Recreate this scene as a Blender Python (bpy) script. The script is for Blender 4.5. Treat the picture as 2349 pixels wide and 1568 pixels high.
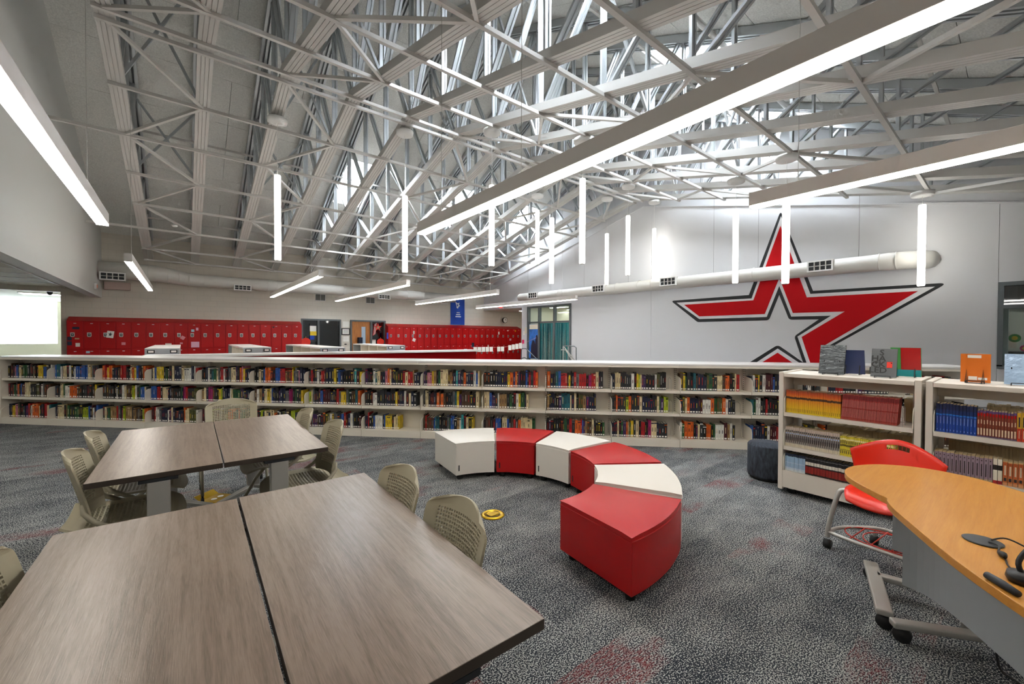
import bpy, math, random
from mathutils import Vector, Matrix
random.seed(7)
for o in list(bpy.data.objects): bpy.data.objects.remove(o)
SC = bpy.context.scene
COL = SC.collection
# ------------------------------------------------------------------ camera
# room axes: +x towards the star wall, +y towards the locker wall, z up, metres
F_PX, H = 939.5, 1.5
yaw, pit, rol = math.radians(38.69), math.radians(-.806), math.radians(.215)
fw = Vector((math.sin(yaw)*math.cos(pit), math.cos(yaw)*math.cos(pit), math.sin(pit)))
r0 = Vector((math.cos(yaw), -math.sin(yaw), 0)); u0 = r0.cross(fw)
rt = math.cos(rol)*r0+math.sin(rol)*u0; up = -math.sin(rol)*r0+math.cos(rol)*u0
cam = bpy.data.objects.new('camera', bpy.data.cameras.new('camera')); COL.objects.link(cam)
cam.data.sensor_fit = 'HORIZONTAL'; cam.data.sensor_width = 36; cam.data.lens = F_PX/2349*36
cam.data.clip_start = .05; cam.data.clip_end = 200
cam.matrix_world = Matrix(((rt.x, up.x, -fw.x, 0), (rt.y, up.y, -fw.y, 0), (rt.z, up.z, -fw.z, H), (0, 0, 0, 1)))
SC.camera = cam
# ------------------------------------------------------------------ sky, exposure, sampling
wd = bpy.data.worlds.new('sky'); SC.world = wd; wd.use_nodes = True
bg = wd.node_tree.nodes['Background']; bg.inputs[0].default_value = (.86, .93, 1, 1); bg.inputs[1].default_value = 24.0
LAMP = 10.0          # radiance of the linear diffusers
TUBE = 3.2
SC.view_settings.view_transform = 'Standard'; SC.view_settings.look = 'None'
SC.view_settings.exposure = 1.5; SC.view_settings.gamma = 1.0; SC.view_settings.use_curve_mapping = False
try:
    cy = SC.cycles
    cy.use_light_tree = False; cy.max_bounces = 4; cy.diffuse_bounces = 4; cy.glossy_bounces = 2; cy.transmission_bounces = 2; cy.use_adaptive_sampling = True; cy.adaptive_threshold = .12; cy.adaptive_min_samples = 16; cy.transparent_max_bounces = 8
    cy.sample_clamp_indirect = 6; cy.use_denoising = True; cy.caustics_reflective = False; cy.caustics_refractive = False
except Exception: pass

# ------------------------------------------------------------------ materials
def lin(c):
    if isinstance(c, str):
        c = tuple(int(c[i:i+2], 16)/255 for i in (0, 2, 4))
    return tuple(x/12.92 if x <= .04045 else ((x+.055)/1.055)**2.4 for x in c[:3])+(1,)
MATS = {}
def mat(name, col, rough=.5, metal=0., var=0., scale=8., bump=0., stretch=None, spec=None, coat=0.):
    if name in MATS: return MATS[name]
    m = bpy.data.materials.new(name); m.use_nodes = True; MATS[name] = m
    nt = m.node_tree; b = nt.nodes['Principled BSDF']
    c = lin(col); b.inputs['Base Color'].default_value = c
    b.inputs['Roughness'].default_value = rough; b.inputs['Metallic'].default_value = metal
    if spec is not None: b.inputs['Specular IOR Level'].default_value = spec
    if coat: b.inputs['Coat Weight'].default_value = coat; b.inputs['Coat Roughness'].default_value = .12
    if var or bump:
        tc = nt.nodes.new('ShaderNodeTexCoord'); mp = nt.nodes.new('ShaderNodeMapping')
        if stretch: mp.inputs['Scale'].default_value = stretch
        nz = nt.nodes.new('ShaderNodeTexNoise'); nz.inputs['Scale'].default_value = scale; nz.inputs['Detail'].default_value = 5
        nt.links.new(tc.outputs['Object'], mp.inputs[0]); nt.links.new(mp.outputs[0], nz.inputs[0])
        if var:
            rp = nt.nodes.new('ShaderNodeValToRGB')
            rp.color_ramp.elements[0].position = .3; rp.color_ramp.elements[1].position = .7
            rp.color_ramp.elements[0].color = tuple(max(0, x*(1-var)) for x in c[:3])+(1,)
            rp.color_ramp.elements[1].color = tuple(min(1, x*(1+var)) for x in c[:3])+(1,)
            nt.links.new(nz.outputs[0], rp.inputs[0]); nt.links.new(rp.outputs[0], b.inputs['Base Color'])
        if bump:
            bp = nt.nodes.new('ShaderNodeBump'); bp.inputs['Strength'].default_value = bump; bp.inputs['Distance'].default_value = .01
            nt.links.new(nz.outputs[0], bp.inputs['Height']); nt.links.new(bp.outputs[0], b.inputs['Normal'])
    return m
def emit(name, col, s):
    if name in MATS: return MATS[name]
    m = bpy.data.materials.new(name); m.use_nodes = True; MATS[name] = m
    b = m.node_tree.nodes['Principled BSDF']; b.inputs['Base Color'].default_value = lin(col)
    b.inputs['Emission Color'].default_value = lin(col); b.inputs['Emission Strength'].default_value = s
    return m
def glassy(name, tint, mixf=.12):
    m = bpy.data.materials.new(name); m.use_nodes = True; MATS[name] = m
    nt = m.node_tree; nt.nodes.clear()
    o = nt.nodes.new('ShaderNodeOutputMaterial'); t = nt.nodes.new('ShaderNodeBsdfTransparent'); g = nt.nodes.new('ShaderNodeBsdfGlossy'); x = nt.nodes.new('ShaderNodeMixShader')
    t.inputs[0].default_value = lin(tint); g.inputs['Roughness'].default_value = .03; x.inputs[0].default_value = mixf
    nt.links.new(t.outputs[0], x.inputs[1]); nt.links.new(g.outputs[0], x.inputs[2]); nt.links.new(x.outputs[0], o.inputs[0]); return m
def wood(name, c1, c2, rough, sc, stretch, contrast=(.35, .65)):
    m = bpy.data.materials.new(name); m.use_nodes = True; MATS[name] = m
    nt = m.node_tree; b = nt.nodes['Principled BSDF']; b.inputs['Roughness'].default_value = rough
    tc = nt.nodes.new('ShaderNodeTexCoord'); mp = nt.nodes.new('ShaderNodeMapping'); mp.inputs['Scale'].default_value = stretch
    n1 = nt.nodes.new('ShaderNodeTexNoise'); n1.inputs['Scale'].default_value = sc; n1.inputs['Detail'].default_value = 8; n1.inputs['Roughness'].default_value = .65; n1.inputs['Distortion'].default_value = .6
    n2 = nt.nodes.new('ShaderNodeTexNoise'); n2.inputs['Scale'].default_value = sc*7; n2.inputs['Detail'].default_value = 4
    mx = nt.nodes.new('ShaderNodeMath'); mx.operation = 'MULTIPLY_ADD'; mx.inputs[1].default_value = .45
    rp = nt.nodes.new('ShaderNodeValToRGB'); e = rp.color_ramp.elements
    e[0].position = contrast[0]+.2; e[1].position = contrast[1]+.2; e[0].color = lin(c1); e[1].color = lin(c2)
    nt.links.new(tc.outputs['Object'], mp.inputs[0]); nt.links.new(mp.outputs[0], n1.inputs[0]); nt.links.new(mp.outputs[0], n2.inputs[0])
    nt.links.new(n2.outputs[0], mx.inputs[0]); nt.links.new(n1.outputs[0], mx.inputs[2]); nt.links.new(mx.outputs[0], rp.inputs[0])
    nt.links.new(rp.outputs[0], b.inputs['Base Color'])
    bp = nt.nodes.new('ShaderNodeBump'); bp.inputs['Strength'].default_value = .12; bp.inputs['Distance'].default_value = .002
    nt.links.new(n2.outputs[0], bp.inputs['Height']); nt.links.new(bp.outputs[0], b.inputs['Normal'])
    return m
def carpet():
    m = bpy.data.materials.new('carpet'); m.use_nodes = True; MATS['carpet'] = m
    nt = m.node_tree; N = nt.nodes.new; L = nt.links.new; b = nt.nodes['Principled BSDF']; b.inputs['Roughness'].default_value = .95; b.inputs['Specular IOR Level'].default_value = .1
    g = N('ShaderNodeNewGeometry'); oi = N('ShaderNodeObjectInfo')
    def noise(sc, det, stretch=None):
        n = N('ShaderNodeTexNoise'); n.inputs['Scale'].default_value = sc; n.inputs['Detail'].default_value = det
        if stretch:
            mp = N('ShaderNodeMapping'); mp.inputs['Scale'].default_value = stretch; L(g.outputs['Position'], mp.inputs[0]); L(mp.outputs[0], n.inputs[0])
        else: L(g.outputs['Position'], n.inputs[0])
        return n
    def ramp(src, *st):
        r = N('ShaderNodeValToRGB'); r.color_ramp.elements[0].position = st[0][0]; r.color_ramp.elements[0].color = st[0][1]
        r.color_ramp.elements[1].position = st[1][0]; r.color_ramp.elements[1].color = st[1][1]
        L(src, r.inputs[0]); return r
    fl = noise(125, 1, (1, 1.25, 1)); big = noise(1.6, 3); big2 = noise(4.5, 5, (.8, 1.5, 1))
    # fleck threshold drifts with the large pattern and with each tile
    ad = N('ShaderNodeMath'); ad.operation = 'MULTIPLY_ADD'; ad.inputs[1].default_value = .15; L(big2.outputs[0], ad.inputs[0]); L(fl.outputs[0], ad.inputs[2])
    tr = N('ShaderNodeMath'); tr.operation = 'MULTIPLY_ADD'; tr.inputs[1].default_value = .05; L(oi.outputs['Random'], tr.inputs[0]); L(ad.outputs[0], tr.inputs[2])
    k = (0, 0, 0, 1); w = (1, 1, 1, 1)
    fr = ramp(tr.outputs[0], (.59, k), (.69, w))
    base = ramp(big.outputs[0], (.3, lin('252a32')), (.7, lin('30353c')))
    mix = N('ShaderNodeMixRGB'); L(fr.outputs[0], mix.inputs[0]); L(base.outputs[0], mix.inputs[1]); mix.inputs[2].default_value = lin('adafac')
    # red yarns in a share of the tiles, faded towards part of the tile
    rn = ramp(oi.outputs['Random'], (.80, k), (.86, w)); rb = ramp(noise(2.2, 2, (1, 1.7, 1)).outputs[0], (.50, k), (.64, w)); rs = ramp(noise(60, 2, (.4, 3, 1)).outputs[0], (.38, k), (.6, w))
    m1 = N('ShaderNodeMath'); m1.operation = 'MULTIPLY'; L(rn.outputs[0], m1.inputs[0]); L(rb.outputs[0], m1.inputs[1])
    m2 = N('ShaderNodeMath'); m2.operation = 'MULTIPLY'; L(m1.outputs[0], m2.inputs[0]); L(rs.outputs[0], m2.inputs[1])
    m3 = N('ShaderNodeMath'); m3.operation = 'MULTIPLY'; L(m2.outputs[0], m3.inputs[0]); m3.inputs[1].default_value = .75
    mx2 = N('ShaderNodeMixRGB'); L(m3.outputs[0], mx2.inputs[0]); L(mix.outputs[0], mx2.inputs[1]); mx2.inputs[2].default_value = lin('6e1c20')
    L(mx2.outputs[0], b.inputs['Base Color'])
    bp = N('ShaderNodeBump'); bp.inputs['Strength'].default_value = .25; bp.inputs['Distance'].default_value = .003; L(fl.outputs[0], bp.inputs['Height']); L(bp.outputs[0], b.inputs['Normal'])
    return m
def blockwall(name, c):
    m = mat(name, c, .6); nt = m.node_tree; b = nt.nodes['Principled BSDF']
    tc = nt.nodes.new('ShaderNodeTexCoord'); mp = nt.nodes.new('ShaderNodeMapping'); mp.inputs['Rotation'].default_value = (math.pi/2, 0, 0)
    br = nt.nodes.new('ShaderNodeTexBrick'); br.inputs['Scale'].default_value = 1; br.inputs['Brick Width'].default_value = .4; br.inputs['Row Height'].default_value = .2; br.inputs['Mortar Size'].default_value = .006
    cc = lin(c); br.inputs['Color1'].default_value = cc; br.inputs['Color2'].default_value = tuple(x*.97 for x in cc[:3])+(1,); br.inputs['Mortar'].default_value = tuple(x*.86 for x in cc[:3])+(1,)
    nt.links.new(tc.outputs['Object'], mp.inputs[0]); nt.links.new(mp.outputs[0], br.inputs[0]); nt.links.new(br.outputs[0], b.inputs['Base Color'])
    return m
carpet(); blockwall('block', 'dcd6ca')
wood('taupe', '67584a', '87776a', .30, 3.4, (15, .8, 15)); mat('taupe_edge', '3d342c', .5); wood('maple', 'b87a2c', 'cb9140', .36, 2.6, (.9, 16, 16), (.25, .8))
wood('oak_door', '9a5a1c', 'b9742c', .4, 3, (8, 8, .8))
mat('wall_white', 'd9d9d9', .7); mat('wall_star', 'd6d7da', .75, var=.015, scale=60, stretch=(1, 8, 1)); mat('wall_left', 'd4d6d3', .75); mat('cream', 'dcd8c6', .7)
mat('deck', 'e0e1dd', .95, var=.14, scale=38, bump=.35); mat('deck_edge', '4c4b48', .9); mat('steel', 'c9c7c3', .45, .1); mat('steel_in', '23272d', .8)
mat('galv', 'c3c8cb', .35, .4); mat('duct', 'd8d6d0', .5, .05); mat('white', 'e6e6e4', .45); mat('fixture', 'dad5d0', .5); mat('shelf', 'ece6d9', .45); mat('shelf_top', 'e3e1df', .3)
mat('shelf_cart', 'dcd5ca', .45); mat('black', '101114', .45); mat('rubber', '17181a', .7); mat('dark', '22262a', .6); mat('frame_grey', '5d6467', .45); mat('charcoal', '34393e', .5)
mat('red_vinyl', 'b50c10', .36, bump=.05, scale=180); mat('white_vinyl', 'e6e2da', .4, bump=.05, scale=180); mat('locker_red', 'b00307', .42, spec=.3); mat('red_fabric', '9a030a', .8, spec=.15)
mat('khaki', 'aba48c', .5); mat('khaki_frame', '9d9884', .45); mat('alu', 'b3b2ad', .38, .4); mat('silver', 'c9c9c6', .3, .8); mat('brass', 'c9a227', .28, .85); mat('red_plastic', 'dd2a14', .3)
mat('red_wire', 'c03326', .4); mat('grey_panel', '9aa0a4', .5); mat('paper', 'f0eee8', .8); mat('pages', 'c9b48c', .9); mat('pages_w', 'e4dcc8', .9)
mat('mural_black', '12161c', .6); mat('mural_white', 'dfe0e2', .6); mat('mural_red', 'b4030d', .6, spec=.15); mat('tile', 'd6d2c2', .9, var=.05, scale=60); mat('tbar', 'efeee8', .5); mat('grille', '6c6e6b', .6)
glassy('glass', 'e8f0f0', .08); glassy('glass_dark', '7d97a5', .15); glassy('sky_glass', 'ffffff', .03); glassy('tinted_glass', 'b0b4b6', .05)
emit('lamp', 'fff8ee', LAMP); emit('added_uplight', 'fff8ee', LAMP*.2); emit('tube', 'fffbf0', TUBE); emit('far_lamp', 'fffaf0', 6)

# ------------------------------------------------------------------ mesh helpers
class MB:
    def __init__(s): s.v = []; s.f = []; s.m = []
    def face(s, idx, m=0): s.f.append(tuple(idx)); s.m.append(m)
    def poly(s, pts, m=0):
        n = len(s.v); s.v += [tuple(p) for p in pts]; s.face(range(n, n+len(pts)), m)
    def hexa(s, p, m=0):
        n = len(s.v); s.v += [tuple(q) for q in p]
        for q in ((3, 2, 1, 0), (4, 5, 6, 7), (0, 1, 5, 4), (1, 2, 6, 5), (2, 3, 7, 6), (3, 0, 4, 7)): s.face([n+i for i in q], m)
        return s
    def box(s, x0, x1, y0, y1, z0, z1, m=0):
        return s.hexa([(x0, y0, z0), (x1, y0, z0), (x1, y1, z0), (x0, y1, z0), (x0, y0, z1), (x1, y0, z1), (x1, y1, z1), (x0, y1, z1)], m)
    def bar(s, a, b, w, h, upv=(0, 0, 1), m=0, off=0., offz=0.):
        a, b = Vector(a), Vector(b); d = (b-a).normalized(); u = Vector(upv); sd = d.cross(u)
        if sd.length < 1e-4: sd = d.cross(Vector((0, 1, 0)))
        sd.normalize(); u = sd.cross(d); a = a+sd*off+u*offz; b = b+sd*off+u*offz
        P = []
        for c in (a, b): P.append([c-sd*w/2-u*h/2, c+sd*w/2-u*h/2, c+sd*w/2+u*h/2, c-sd*w/2+u*h/2])
        return s.hexa([P[0][0], P[0][1], P[0][2], P[0][3], P[1][0], P[1][1], P[1][2], P[1][3]], m)
    def prism(s, poly, f, a, b, m=0, side=None):
        # poly in 2d, f(p, t) -> 3d
        n = len(poly); k = len(s.v); s.v += [tuple(f(p, a)) for p in poly]+[tuple(f(p, b)) for p in poly]
        s.face(range(k+n-1, k-1, -1), m); s.face(range(k+n, k+2*n), m)
        for i in range(n): j = (i+1) % n; s.face((k+i, k+j, k+n+j, k+n+i), m if side is None else side)
        return s
    def tube(s, pts, r, n=8, m=0, closed=False, cap=True):
        pts = [Vector(p) for p in pts]; N = len(pts); rr = r if isinstance(r, (list, tuple)) else [r]*N
        k = len(s.v); ref = None
        for i, p in enumerate(pts):
            if closed: d = pts[(i+1) % N]-pts[i-1]
            else: d = pts[min(i+1, N-1)]-pts[max(i-1, 0)]
            d.normalize()
            if ref is None:
                ref = d.cross(Vector((0, 0, 1)))
                if ref.length < .05: ref = d.cross(Vector((1, 0, 0)))
            ref = (ref-d*ref.dot(d)).normalized(); q = d.cross(ref)
            for j in range(n):
                a = 2*math.pi*j/n; s.v.append(tuple(p+(ref*math.cos(a)+q*math.sin(a))*rr[i]))
        for i in range(N if closed else N-1):
            for j in range(n):
                a = k+i*n; b2 = k+((i+1) % N)*n; j2 = (j+1) % n; s.face((a+j, a+j2, b2+j2, b2+j), m)
        if cap and not closed: s.face([k+j for j in range(n-1, -1, -1)], m); s.face([k+(N-1)*n+j for j in range(n)], m)
        return s
    def lathe(s, prof, c=(0, 0, 0), n=16, m=0):
        k = len(s.v)
        for r, z in prof:
            for j in range(n):
                a = 2*math.pi*j/n; s.v.append((c[0]+r*math.cos(a), c[1]+r*math.sin(a), c[2]+z))
        for i in range(len(prof)-1):
            for j in range(n): j2 = (j+1) % n; s.face((k+i*n+j, k+i*n+j2, k+(i+1)*n+j2, k+(i+1)*n+j), m)
        if prof[0][0] > 1e-5: s.face([k+j for j in range(n-1, -1, -1)], m)
        if prof[-1][0] > 1e-5: s.face([k+(len(prof)-1)*n+j for j in range(n)], m)
        return s
    def mesh(s, name, mats, smooth=False):
        me = bpy.data.meshes.new(name); me.from_pydata(s.v, [], s.f)
        if isinstance(mats, str): mats = [mats]
        for x in mats: me.materials.append(MATS[x])
        me.polygons.foreach_set('material_index', s.m)
        if smooth: me.polygons.foreach_set('use_smooth', [True]*len(s.f))
        me.update()
        return me
    def build(s, name, mats, parent=None, smooth=False, bevel=0., seg=2, auto=False):
        o = link(name, s.mesh(name, mats, smooth), parent)
        if bevel:
            b = o.modifiers.new('bevel', 'BEVEL'); b.width = bevel; b.segments = seg; b.limit_method = 'ANGLE'; b.angle_limit = math.radians(40)
            o.data.polygons.foreach_set('use_smooth', [True]*len(o.data.polygons))
            w = o.modifiers.new('wn', 'WEIGHTED_NORMAL'); w.keep_sharp = True
        return o
def link(name, data, parent=None):
    o = bpy.data.objects.new(name, data); COL.objects.link(o)
    if parent is not None: o.parent = parent
    return o
def tag(o, label=None, cat=None, group=None, kind=None):
    if label: o['label'] = label
    if cat: o['category'] = cat
    if group: o['group'] = group
    if kind: o['kind'] = kind
    return o
def thing(name, label, cat, loc=(0, 0, 0), rz=0., group=None):
    o = link(name, None); o.location = loc; o.rotation_euler = (0, 0, rz); o.empty_display_size = .1
    return tag(o, label, cat, group)
def copy_tree(o, parent=None):
    c = o.copy(); COL.objects.link(c); c.parent = parent
    for ch in list(o.children): copy_tree(ch, c)
    return c
def struct(o): o['kind'] = 'structure'; return o
ORD = ['zeroth', 'first', 'second', 'third', 'fourth', 'fifth', 'sixth', 'seventh', 'eighth', 'ninth', 'tenth', 'eleventh', 'twelfth', 'thirteenth', 'fourteenth', 'fifteenth', 'sixteenth',
       'seventeenth', 'eighteenth', 'nineteenth', 'twentieth', 'twenty-first', 'twenty-second', 'twenty-third', 'twenty-fourth', 'twenty-fifth', 'twenty-sixth', 'twenty-seventh', 'twenty-eighth', 'twenty-ninth', 'thirtieth']
def nth(i):
    if i < len(ORD): return ORD[i]
    t = ['', '', '', 'thirty', 'forty', 'fifty'][i//10]; u = i % 10
    return {30: 'thirtieth', 40: 'fortieth', 50: 'fiftieth'}.get(i) or t+'-'+ORD[u]
def arc(cx, cz, r, a0, a1, n): return [(cx+r*math.cos(math.radians(a0+(a1-a0)*i/n)), cz+r*math.sin(math.radians(a0+(a1-a0)*i/n))) for i in range(n+1)]
def text_mesh(parent, s, size, mtx, m, name='lettering', align='CENTER', extr=.0006, kind=None):
    cu = bpy.data.curves.new(name, 'FONT'); cu.body = s; cu.size = size; cu.align_x = align; cu.align_y = 'CENTER'; cu.extrude = extr; cu.offset = size*.022; cu.resolution_u = 2
    tmp = bpy.data.objects.new('tmp', cu); me = bpy.data.meshes.new_from_object(tmp); bpy.data.objects.remove(tmp); bpy.data.curves.remove(cu)
    me.materials.clear(); me.materials.append(MATS[m]); o = link(name, me, parent); o.matrix_local = mtx; return o
# frames for text: facing -x (star wall side), facing -y (locker wall)
def mtx(o, ex, ey):
    ex, ey = Vector(ex).normalized(), Vector(ey).normalized(); ez = ex.cross(ey)
    return Matrix(((ex.x, ey.x, ez.x, o[0]), (ex.y, ey.y, ez.y, o[1]), (ex.z, ey.z, ez.z, o[2]), (0, 0, 0, 1)))

# ================================================================== SETTING
XL, XR, YF, YN = -2.16, 13.53, 19.5, -1.8
YR = 9.0
def zroof(y): return 9.73-.455*abs(y-YR)
def zbot(y): return 6.55-.235*abs(y-YR)
floor = struct(MB().box(-9, 19, -2.2, 27, -.06, -.004).build('floor', 'carpet'))
tm = MB().box(-.49975, .49975, -.12475, .12475, -.004, 0).mesh('carpet_tile', 'carpet')
cand = []
for j in range(-8, 48):
    for i in range(-6, 12):
        cx_, cy_ = i*1.0+(.5 if j % 2 else 0)+.35*((j*7) % 3 == 1), j*.25+.125
        dx, dy = cx_*rt.x+cy_*rt.y, cx_*fw.x+cy_*fw.y
        s = .715*(cx_+2.409)+.699*(cy_-10.723)       # distance behind the bookcase front
        if dy > .75 and abs(dx) < 1.3*dy+.9 and s < .35 and XL-4 < cx_: cand.append((dy, cx_, cy_))
cand.sort()
for d, cx_, cy_ in cand[:300]:
    o = link('carpet_tile', tm, floor); o.location = (cx_, cy_, 0)
# --- ceiling: deck panels on both slopes, with skylight openings
ceil = struct(link('ceiling', None))
SKY = {1: [(4.30, 5.32), (8.14, 9.16), (11.98, 13.0)], -1: [(4.30, 5.32), (8.14, 9.16), (11.98, 13.0)]}  # near slope's first opening is out of view, added for symmetric daylight
SKYY = {1: (14.1, 16.17), -1: (5.75, 3.05)}
ys = {1: [9, 10.25, 11.5, 12.8, 14.1, 15.13, 16.17, 17.3, 18.4, 19.62], -1: [9, 7.92, 6.83, 5.75, 4.4, 3.05, 1.85, .65, -.6, -1.95]}
def deckpiece(x0, x1, ya, yb):
    g = .004; a, b = sorted((ya, yb)); a += g; b -= g
    return MB().hexa([(x0+g, a, zroof(a)), (x1-g, a, zroof(a)), (x1-g, b, zroof(b)), (x0+g, b, zroof(b)), (x0+g, a, zroof(a)+.09), (x1-g, a, zroof(a)+.09), (x1-g, b, zroof(b)+.09), (x0+g, b, zroof(b)+.09)]).build('deck_panel', 'deck', ceil)
for sd in (1, -1):
    for i in range(9):
        ya, yb = ys[sd][i], ys[sd][i+1]; inside = min(SKYY[sd]) < (ya+yb)/2 < max(SKYY[sd])
        if inside:
            xb = [-2.3, 1.0]+[v for s in SKY[sd] for v in s]+[13.75]
            for q in range(len(xb)-1):
                if (xb[q], xb[q+1]) not in SKY[sd]: deckpiece(xb[q], xb[q+1], ya, yb)
        else:
            st = [-2.3, 1.0, 4.3, 8.14, 11.98, 13.75] if i % 2 else [-2.3, 2.6, 6.2, 10.2, 13.75]
            for q in range(len(st)-1): deckpiece(st[q], st[q+1], ya, yb)
# dark felt above the joints (keeps daylight out of the gaps between panels)
for sd in (1, -1):
    m = MB(); y0s, y1s = SKYY[sd]; yend = ys[sd][-1]
    def felt(x0, x1, a, b):
        a, b = sorted((a, b)); m.hexa([(x0, a, zroof(a)+.1), (x1, a, zroof(a)+.1), (x1, b, zroof(b)+.1), (x0, b, zroof(b)+.1), (x0, a, zroof(a)+.14), (x1, a, zroof(a)+.14), (x1, b, zroof(b)+.14), (x0, b, zroof(b)+.14)])
    felt(-2.4, 13.8, YR, y0s); felt(-2.4, 13.8, y1s, yend)
    xb = [-2.4]+[v for s in SKY[sd] for v in s]+[13.8]
    for q in range(0, len(xb), 2): felt(xb[q], xb[q+1], y0s, y1s)
    m.build('roof_felt', 'deck_edge', ceil)
# skylights
for sd, side in ((1, 'locker'), (-1, 'near')):
    for n, (x0, x1) in enumerate(SKY[sd]):
        a, b = sorted(SKYY[sd]); zc = lambda y, h: zroof(y)+h
        sk = thing('skylight', 'bright rectangular skylight in the %s slope of the roof, %s from the left wall' % ('far' if sd > 0 else 'near', ORD[n+1]), 'skylight', (0, 0, 0), 0, 'roof skylights')
        m = MB(); t = .03
        for (xa, xb2, ya, yb) in ((x0, x0+t, a, b), (x1-t, x1, a, b), (x0+t, x1-t, a, a+t), (x0+t, x1-t, b-t, b)):
            m.hexa([(xa, ya, zc(ya, -.01)), (xb2, ya, zc(ya, -.01)), (xb2, yb, zc(yb, -.01)), (xa, yb, zc(yb, -.01)), (xa, ya, zc(ya, .4)), (xb2, ya, zc(ya, .4)), (xb2, yb, zc(yb, .4)), (xa, yb, zc(yb, .4))])
        m.build('curb', 'white', sk)
        m = MB().hexa([(x0, a, zc(a, .40)), (x1, a, zc(a, .40)), (x1, b, zc(b, .40)), (x0, b, zc(b, .40)), (x0, a, zc(a, .41)), (x1, a, zc(a, .41)), (x1, b, zc(b, .41)), (x0, b, zc(b, .41))])
        m.build('pane', 'sky_glass', sk)
# --- locker wall (far), with openings for the side window, two door sets
def xzwall(pieces, y0, y1, name, mt, parent=None):
    m = MB()
    for x0, x1, z0, z1 in pieces: m.box(x0, x1, y0, y1, z0, z1)
    return m.build(name, mt, parent)
wf = [(-2.16, 13.7, 2.23, 5.05), (13.7, 19, 0, 3.2), (-9, -2.16, 2.88, 3.3), (-3.11, -2.16, 0, 2.88),
      (-2.16, 3.94, 0, 2.23), (5.60, 6.01, 0, 2.23), (7.69, 13.7, 0, 2.23)]
struct(xzwall(wf, YF, YF+.2, 'wall_far', 'block'))
# --- star wall (right): upper recessed wall, lower panels with joints, openings
wr = struct(link('wall_right', None))
def P_x(p, t): return (t, p[0], p[1])
MB().prism([(-1.95, 3.2), (19.7, 3.2), (19.7, zroof(19.7)+.12), (YR, zroof(YR)+.12), (-1.95, zroof(-1.95)+.12)], P_x, XR+.07, XR+.2).build('upper_wall', 'wall_star', wr)
def zt(y): return zbot(y)-.16
pan = [[(-1.8, 2.68), (.347, 2.68), (.347, zt(.347)), (-1.8, zt(-1.8))], [(-1.8, 0), (.347, 0), (.347, .9), (-1.8, .9)],
       [(.353, 0), (8.647, 0), (8.647, zt(8.647)), (.353, zt(.353))],
       [(8.653, 0), (12.65, 0), (12.65, 2.98), (15.62, 2.98), (15.62, 0), (16.1, 0), (16.1, 2.97), (19.5, 2.97), (19.5, zt(19.5)), (YR, zt(YR)), (8.653, zt(8.653))]]
for p in pan: MB().prism(p, P_x, XR, XR+.07).build('wall_panel', 'wall_star', wr)
MB().box(XR+.0701, XR+.2, .2, 12.6, 0, 3.25).build('backing', 'wall_star', wr)
tr = [(19.5, zt(19.5)), (YR, zt(YR)), (-1.8, zt(-1.8))]
m = MB()
for q in range(2): m.bar((XR+.02, tr[q][0], tr[q][1]+.01), (XR+.02, tr[q+1][0], tr[q+1][1]+.01), .10, .035, (0, 0, 1))
struct(m.build('trim_1', 'wall_star'))
# --- left wall: dropped header with lower side room behind
MBL = MB().prism([(-1.95, 2.75), (19.5, 2.75), (19.5, zroof(19.5)+.1), (YR, zroof(YR)+.1), (-1.95, zroof(-1.95)+.1)], P_x, XL-.25, XL)
struct(MBL.build('wall_left', 'wall_left'))
# --- near wall behind the viewer, and the side room's shell
struct(xzwall([(-9, 13.8, 0, 5.2)], YN-.2, YN, 'wall_near', 'wall_white'))
struct(MB().box(-9.1, -9, -2, 27, 0, 3.3).build('wall_side', 'cream'))
sc_ = struct(link('ceiling_side', None))
MB().box(-9, XL-.25, YN, YF, 3.06, 3.12).build('slab', 'tile', sc_)
tl = MB().box(-.595, .595, -.295, .295, 3.03, 3.05).mesh('ceiling_tile', 'tile'); bx_ = MB().box(-.008, .008, -10.6, 10.6, 3.018, 3.045).mesh('grid_bar', 'tbar'); by_ = MB().box(-3.4, 3.4, -.008, .008, 3.019, 3.045).mesh('cross_bar', 'tbar')
for i in range(5):
    o = link('grid_bar', bx_, sc_); o.location = (-3.0-i*1.22, 8.85, 0)
for j in range(16):
    o = link('cross_bar', by_, sc_); o.location = (-5.82, .1+j*1.2, 0)
for i in range(3):
    for j in range(14, 32):
        o = link('ceiling_tile', tl, sc_); o.location = (-3.61-i*1.22, .4+j*.6, 0)
# side corridor seen through the opening on the far left
struct(MB().box(-9, -2.9, YF+.2, 26.9, 2.95, 3.05).build('ceiling_corridor', 'tile'))
struct(MB().box(-2.9, -2.7, YF+.2, 26.9, 0, 3.0).build('wall_corridor', 'cream'))
m = MB().box(-9, -2.9, 26.6, 26.8, 0, 1.1); m.box(-4.35, -4.2, 26.6, 26.8, 1.1, 2.95); m.box(-6.6, -6.45, 26.6, 26.8, 1.1, 2.95)
struct(m.build('wall_corridor_end', 'cream'))
w = struct(link('window_3', None)); MB().box(-9, -2.9, 26.69, 26.71, 1.1, 2.95).build('pane', 'tinted_glass', w)
cl = thing('ceiling_panel_light', 'recessed square ceiling light glimpsed through the side opening', 'ceiling light'); MB().box(-4.4, -3.5, 21.5, 22.1, 2.915, 2.945).build('diffuser', 'far_lamp', cl); MB().box(-4.44, -3.46, 21.46, 22.14, 2.925, 2.949).build('frame', 'white', cl)
tag(MB().lathe([(.0, -.12), (.05, -.1), (.07, -.05), (.07, 0)], (-3.55, 20.7, 2.95), 14).build('dome_camera', 'dark', None, True), 'small dark dome camera on the corridor ceiling', 'camera')
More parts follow.
